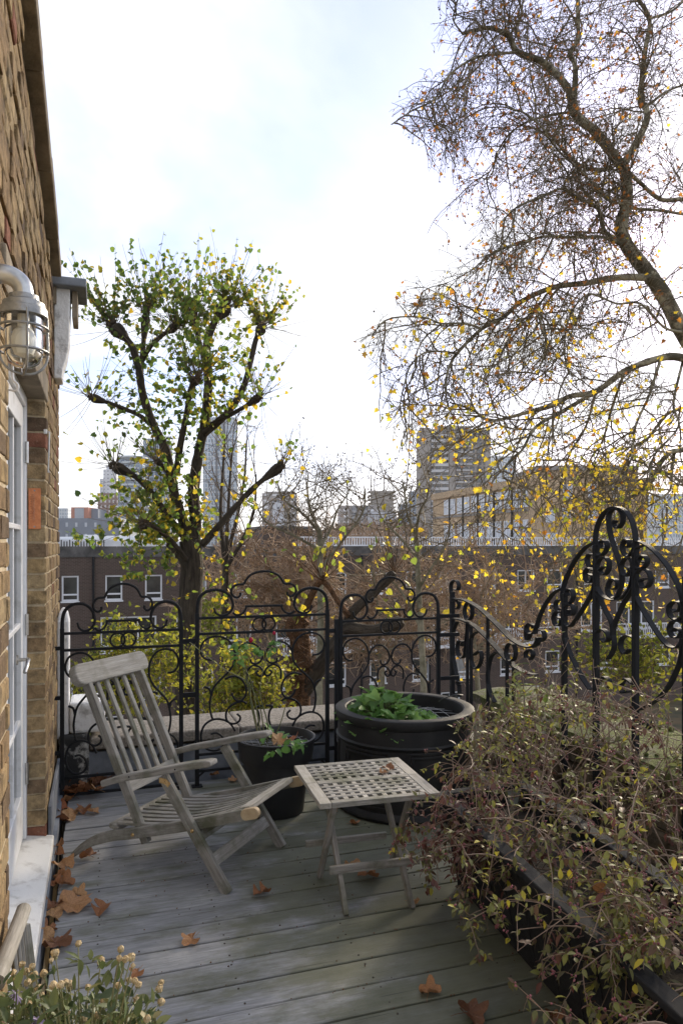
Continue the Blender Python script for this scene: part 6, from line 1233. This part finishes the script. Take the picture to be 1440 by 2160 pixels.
kind(tw.mb.build('stems', MT['stem_green'], gm), 'stuff'); leaves('bramble', lv, MT['leaf_green'], 'leaf', gm)
# rose in the plastic pot
ro = thing('rose_bush', 'leggy rose with two crimson buds growing in the black plastic pot', 'rose', PC + Vector((0, 0, 0.35))); lv = []
rb0 = PC + Vector((-0.02, 0.03, 0.35))
def RZ(u, v): return on(u, v, 1, PC.y + 0.05)
for pts_ in ([(555, 1585), (545, 1520), (530, 1440), (512, 1400), (505, 1362)], [(557, 1585), (556, 1540), (545, 1480), (520, 1430), (518, 1375)], [(552, 1585), (535, 1500), (515, 1420), (508, 1395)], [(560, 1585), (565, 1530), (548, 1460), (560, 1390), (560, 1372)], [(553, 1585), (530, 1490), (522, 1440), (470, 1410), (400, 1355)], [(560, 1590), (590, 1530), (604, 1480)]):
    q = spline([RZ(*a) for a in pts_], 5); m_ = len(q); MB().tube(q, [0.0045 - 0.0025 * i / (m_ - 1) for i in range(m_)], 6).build('stem', MT['stem_green'], ro, smooth=True)
for u, v in ((505, 1365), (518, 1372), (535, 1370), (495, 1375), (560, 1378), (572, 1372), (580, 1368), (548, 1375), (570, 1362), (502, 1390), (512, 1395)):
    for _ in range(4): lv.append((RZ(u + random.uniform(-9, 9), v + random.uniform(-8, 10)), (rv() + Vector((0, 0, -0.3))).normalized(), random.uniform(-.6, .6), random.uniform(0.03, 0.05), random.uniform(0.2, 0.9)))
for u, v in ((560, 1545), (575, 1540), (600, 1548), (612, 1570), (585, 1580), (565, 1560), (640, 1565), (600, 1588), (575, 1590), (620, 1582), (590, 1560), (632, 1575)):
    for _ in range(3): q = on(u + random.uniform(-10, 10), v + random.uniform(-5, 5), 2, 0.40 + random.uniform(0, 0.05)); lv.append((q, (rv() + UP * 0.1).normalized(), random.uniform(-.6, .6), random.uniform(0.035, 0.06), random.uniform(0.1, 0.7)))
leaves('bramble', lv, MT['leaf_green'], 'leaf', ro)
for u, v, s_ in ((529, 1351, 0.014), (578, 1336, 0.010)):
    c_ = RZ(u, v); bd = MB().lathe([(0.002, -s_), (s_ * 0.8, -s_ * 0.5), (s_, 0), (s_ * 0.75, s_ * 0.8), (s_ * 0.2, s_ * 1.3)], c_, 12).build('bud', MT['petal_red'], ro, smooth=True)
    MB().tube([c_ - UP * s_, c_ - UP * (s_ + 0.05)], 0.0018, 5).build('stem', MT['stem_green'], ro)
# asters gone to seed, bottom left
as_ = thing('aster_clump', 'aster clump gone to fluffy tan seed heads at the bottom left corner', 'plant', (0.235, 1.3, 0.56)); tw = Twigs(); lv = []; heads = [(165, 1991), (116, 2012), (108, 2026), (255, 2003), (252, 2023), (264, 2024), (277, 2020), (280, 2038), (213, 2028), (28, 2053), (68, 2040), (56, 2050), (47, 2035), (92, 2054), (72, 2058), (34, 2067), (58, 2074), (80, 2085), (113, 2081), (138, 2074), (128, 2078), (147, 2079), (186, 2084), (272, 2068), (284, 2070), (292, 2078), (250, 2080), (340, 2074), (336, 2086), (25, 2148), (95, 2140), (88, 2100), (217, 2112), (256, 2124), (290, 2110), (340, 2115), (255, 2150), (205, 2142), (178, 2150), (120, 2105), (322, 2136), (310, 2150), (145, 2143), (60, 2120)]
hd = []
for u, v in heads:
    Zh = random.uniform(1.22, 1.45); e = at(u, v, Zh); r_ = random.triangular(4.0, 10.0, 7.5) / FPX * Zh; b0 = Vector((0.235 + (e.x - 0.235) * 0.45, 1.25 + (e.y - 1.25) * 0.3, 0.56)); pts = spline([b0, b0.lerp(e, 0.55) + Vector((0, 0, 0.03)), e], 4); tw.add(pts, 0.0018, 0.001, 4)
    hdm = MB(); hdm.lathe([(r_ * 0.15, -r_ * 0.95), (r_ * 0.7, -r_ * 0.7), (r_, 0), (r_ * 0.85, r_ * 0.55), (r_ * 0.4, r_ * 0.85), (0.0004, r_ * 0.92)], e, 10)
    hdm.v = [tuple(Vector(a) + rv() * r_ * 0.20) for a in hdm.v]; hdm.build('seed_head', MT['seed'], as_, smooth=True)
    for _ in range(6): lv.append((e - UP * r_ * 0.6, (rv() + Vector((0, 0, -0.2))).normalized(), 0, r_ * 1.1, 0.9))
    for f in (3, 4, 5, 6): 
        if random.random() < 0.6: lv.append((pts[f], rv(), random.uniform(-1, 1), random.uniform(0.015, 0.035), random.random()))
for _ in range(1700):
    u, v = random.uniform(-40, 330), random.uniform(2040, 2300)
    if v < 2075 + 0.16 * max(u - 40, 0) + random.uniform(-10, 25): continue
    e = at(u, v, random.uniform(1.2, 1.5)); lv.append((e, (rv() + UP * 0.3).normalized(), random.uniform(-1, 1), random.uniform(0.015, 0.034), random.random()))
    if random.random() < 0.35: tw.add([e, e + Vector((random.uniform(-.02, .02), random.uniform(-.02, .02), -0.08))], 0.0013, 0.0013, 3)
for u, v in ((155, 2030), (220, 2035), (240, 2030), (205, 2050), (190, 2020), (225, 2042)):
    for _ in range(4): lv.append((at(u + random.uniform(-15, 15), v + random.uniform(-8, 18), 1.35), rv(), 0, random.uniform(0.018, 0.035), random.uniform(0.6, 0.85)))
kind(tw.mb.build('stems', MT['stem_green'], as_), 'stuff'); leaves('lance', [l for i, l in enumerate(lv) if i % 2], MT['leaf_aster'], 'leaf', as_); leaves('oval', [l for i, l in enumerate(lv) if not i % 2], MT['leaf_aster'], 'leaf', as_, 150)
for u, v in ((80, 2153), (36, 2098)):
    c_ = at(u, v, 1.25)
    for k in range(14):
        a = 2 * math.pi * k / 14; d = (RT * math.cos(a) + UP * math.sin(a) * 0.8 + FW * -0.35); x, y, z = rotm(d, 0); tv, tf = LEAF['lance']; o = link('petal', mesh('petal', tv, tf, MT['petal_lilac']), as_); o.matrix_parent_inverse = Matrix(); o.matrix_basis = Matrix.Translation(c_ - WLOC[as_]) @ Matrix((x, y, z)).transposed().to_4x4() @ Matrix.Scale(0.017, 4)

# ================================================================== fallen plane leaves
def dry_mesh(seed):
    r = random.Random(seed); n = 30; out = []
    lobes = [(-118, 0.55), (-58, 0.85), (0, 1.0), (58, 0.85), (118, 0.55)]
    for k in range(n):
        a = -165 + 330 * k / (n - 1); d = max(((1 - min(abs(a - la) / 32, 1)) ** 0.9) * (lr - 0.52) for la, lr in lobes); out.append((R_(a), 0.52 + d + r.uniform(-0.04, 0.04)))
    rings = [0.0, 0.35, 0.7, 1.0]; v, f = [(0, 0, 0)], []; fold = r.uniform(0.0, 0.4); cu = r.uniform(0.25, 0.9); ph = r.uniform(0, 6); ph2 = r.uniform(0, 6); bend = r.uniform(0.1, 0.5)
    def zf_(x, y, a, q): return fold * abs(x) * 0.4 + cu * 0.34 * (q ** 2.2) * max(0.1, math.sin(a + ph2)) + 0.16 * q * math.sin(2.6 * a + ph) + 0.06 * math.sin(7 * a + ph) * q + bend * (x * math.cos(ph2) + y * math.sin(ph2)) ** 2 * 0.5
    for q in rings[1:]:
        for a, rr_ in out:
            x, y = math.sin(a) * rr_ * q, math.cos(a) * rr_ * q; s_ = 1 - 0.18 * cu * q; v.append((x * s_, y * s_, zf_(x, y, a, q)))
    for k in range(n - 1): f.append((0, 1 + k, 2 + k))
    for j in range(2):
        for k in range(n - 1): a0 = 1 + j * n + k; f.append((a0, a0 + n, a0 + n + 1, a0 + 1))
    zmin = min(p[2] for p in v); v = [(x, y, z - zmin) for x, y, z in v]; b = len(v)
    st = [(0, 0, v[0][2]), (0.02, -0.25, v[0][2] + 0.03), (0.05, -0.55, v[0][2] + 0.06), (0.1, -0.8, v[0][2] + 0.05)]
    for p in st: v += [(p[0] - 0.012, p[1], p[2]), (p[0] + 0.012, p[1], p[2]), (p[0], p[1], p[2] + 0.02)]
    for i in range(3):
        for k in range(3): f.append((b + 3 * i + k, b + 3 * i + (k + 1) % 3, b + 3 * i + 3 + (k + 1) % 3, b + 3 * i + 3 + k))
    return mesh('fallen_leaf', v, f, MT['dry_leaf'], True)
DM = [dry_mesh(s) for s in range(9)]
def dleaf(u, v, size, label, group=None, z=0.004, yaw=None, tilt=(0, 0), k=None):
    q = on(u, v, 2, z); o = link('fallen_leaf', DM[(int(u * 7 + v) if k is None else k) % 9], None, (q.x, q.y, z), (tilt[0], tilt[1], random.uniform(0, 6.28) if yaw is None else yaw), (size, size, size)); tag(o, label, 'leaf', group)
HEAP = 'dry brown plane leaf in the heap at the foot of the left fence panel'
for i in range(44): dleaf(random.uniform(136, 240), random.uniform(1618, 1672), random.uniform(0.065, 0.10), HEAP, 'leaf heap under the left fence panel', 0.004 + 0.012 * random.random() + (0.03 if i % 3 == 0 else 0), None, (random.uniform(-0.5, 0.5), random.uniform(-0.5, 0.5)))
EW = ['first', 'second', 'third', 'fourth', 'fifth', 'sixth', 'seventh', 'eighth', 'ninth', 'tenth', 'eleventh', 'twelfth', 'thirteenth', 'fourteenth', 'fifteenth', 'sixteenth', 'seventeenth']
for u, v in sorted(((135, 1672), (150, 1680), (165, 1672), (140, 1690), (128, 1705), (160, 1715), (175, 1712), (133, 1720), (145, 1728), (124, 1735), (112, 1915), (105, 1935), (118, 1790), (126, 1850), (112, 1868), (100, 1960), (96, 1985)), key=lambda q: q[1]): dleaf(u, v, random.uniform(0.06, 0.085), EW.pop(0) + ' dry leaf from the fence post along the wall foot', 'leaves along the wall', 0.006, None, (random.uniform(-0.4, 0.4), random.uniform(-0.4, 0.4)))
for u, v, s, lb_ in ((198, 1716, 0.055, 'rust brown leaf alone on the boards left of the chair back'), (120, 1806, 0.075, 'curled brown leaf beside the tip of the chair rear leg'), (138, 1832, 0.085, 'folded brown leaf between the sill and the chair rear leg'), (190, 1808, 0.065, 'curled brown leaf just right of the chair rear leg tip'), (133, 1868, 0.075, 'folded brown leaf above the big tan leaf near the sill'),
                     (150, 1915, 0.115, 'largest tan leaf lying open near the sill'), (213, 1920, 0.070, 'curled tan leaf with long stalk right of the largest leaf'), (162, 1890, 0.06, 'pointed brown leaf behind the largest tan leaf'), (118, 1998, 0.09, 'tan leaf against the sill just above the asters'), (135, 1990, 0.055, 'small upright tan leaf above the aster seed heads'), (550, 1886, 0.07, 'folded brown leaf on the boards in front of the chair'), (405, 1984, 0.06, 'torn brown leaf alone on the front boards'), (290, 2055, 0.045, 'rusty scrap of leaf beside the aster seed heads'),
                     (775, 1850, 0.085, 'brown leaf on the boards beneath the table stretcher'), (740, 1826, 0.06, 'pale brown leaf behind the table stretcher'), (700, 1712, 0.06, 'brown leaf standing against the drum planter behind the table'), (745, 1738, 0.05, 'small brown leaf at the left foot of the drum planter'), (455, 1636, 0.05, 'small brown leaf under the middle fence panel'), (493, 1648, 0.055, 'rust leaf left of the black plastic pot'), (468, 1610, 0.065, 'brown leaf behind the middle fence panel foot'), (990, 2142, 0.08, 'large pale brown leaf at the bottom edge by the trough'), (905, 2098, 0.065, 'rust leaf on the boards left of the trough'), (1165, 2150, 0.05, 'small orange leaf at the foot of the trough'), (870, 1905, 0.045, 'orange leaf behind the front right table foot')):
    dleaf(u, v, s, lb_, None, 0.005, None, (random.uniform(-0.25, 0.25), random.uniform(-0.25, 0.25)))
dleaf(822, 1624, 0.045, 'curled red brown leaf lying on the table top', None, TZ + 0.002, 1.0); dleaf(808, 1630, 0.035, 'small tan curled leaf on the table top', None, TZ + 0.002, 3.0)
for u, v, s, lb_ in ((585, 1565, 0.075, 'big brown leaf stuck upright among the rose leaves'), (620, 1560, 0.07, 'curled brown leaf at the right rim of the plastic pot')): dleaf(u, v, s, lb_, None, 0.40, None, (0.7, 0.3))
for u, v, lb_ in ((1340, 1945, 'big rusty leaf caught in the coralberry twigs'), (1300, 1900, 'dark rusty leaf deep in the trough under the twigs')): dleaf(u, v, 0.085, lb_, None, 0.38, None, (0.4, 0.5))

# dry weeds and cushions of moss along the coping of the garden wall
wd_ = Twigs(); cu_ = []
for _ in range(420):
    p0 = Vector((random.uniform(2.76, 3.27), random.uniform(1.6, 4.3), 0.478)); pts = walk(p0, rv() * 0.9 + UP * 0.6, random.uniform(0.04, 0.16), 4, 0.3); wd_.add(pts, 0.0016, 0.0008, 3)
for _ in range(900):
    p0 = Vector((random.uniform(2.75, 3.28), random.uniform(1.4, 4.4), 0.476))
    if mnoise.noise(p0 * 3.0) > -0.05: cu_.append((p0, random.uniform(0.006, 0.02)))
o = kind(wd_.mb.build('dry_weeds', MT['twig_pale']), 'stuff'); o['label'] = 'dry straw coloured weeds on the mossy coping'; o['category'] = 'weeds'
o = balls(cu_, pm('moss_cushion', (0.06, 0.08, 0.015), (0.20, 0.22, 0.045), 60, 0.95, 1.0, 150, 'World', bd=0.02), 'moss', None); o['label'] = 'green moss cushions on the garden wall coping'; o['category'] = 'moss'

# crumbs of leaf and grit caught along the board gaps, and the deck screws
cr_ = []
for _ in range(420):
    k = random.randint(8, 29); yy = 3.038 - 0.145 * 25 + 0.145 * k + random.gauss(0, 0.012) * random.choice((0.3, 2.5)); xx = random.triangular(0.1, 2.4, 0.3); cr_.append(((xx, min(yy, 4.6), 0.0025), random.uniform(0.0012, 0.0042)))
o = balls(cr_, pm('leaf_crumb', (0.05, 0.025, 0.012), (0.20, 0.10, 0.045), 40, 0.9, 0, 1, 'World'), 'leaf_crumbs', None, OCT); o['label'] = 'crumbs of dry leaf and grit along the board gaps'; o['category'] = 'debris'
mb = MB()
for k in range(30):
    y0 = 3.038 - 0.145 * 25 + 0.145 * k
    for j in range(6):
        for e in (0.03, 0.115): xx = 0.26 + 0.45 * j + random.uniform(-0.004, 0.004); mb.tube([(xx, y0 + e, -0.004), (xx, y0 + e, 0.0019)], 0.0036, 6)
kind(mb.build('screws', pm('rusty_screw', (0.03, 0.025, 0.02), (0.09, 0.07, 0.05), 50, 0.6, 0, 1, 'World', metal=0.5), deck), 'stuff')

# ================================================================== city haze
m = bpy.data.materials.new('thin_city_haze'); m.use_nodes = True; t = m.node_tree; t.nodes.clear(); out = N(t, 'ShaderNodeOutputMaterial')
pvn = N(t, 'ShaderNodeVolumePrincipled'); pvn.inputs['Color'].default_value = (0.93, 0.95, 1.0, 1); pvn.inputs['Density'].default_value = 0.00016; pvn.inputs['Anisotropy'].default_value = 0.2; t.links.new(pvn.outputs[0], out.inputs['Volume'])
kind(MB().box((-420, -60, -11), (760, 820, 104)).build('haze', m), 'stuff')
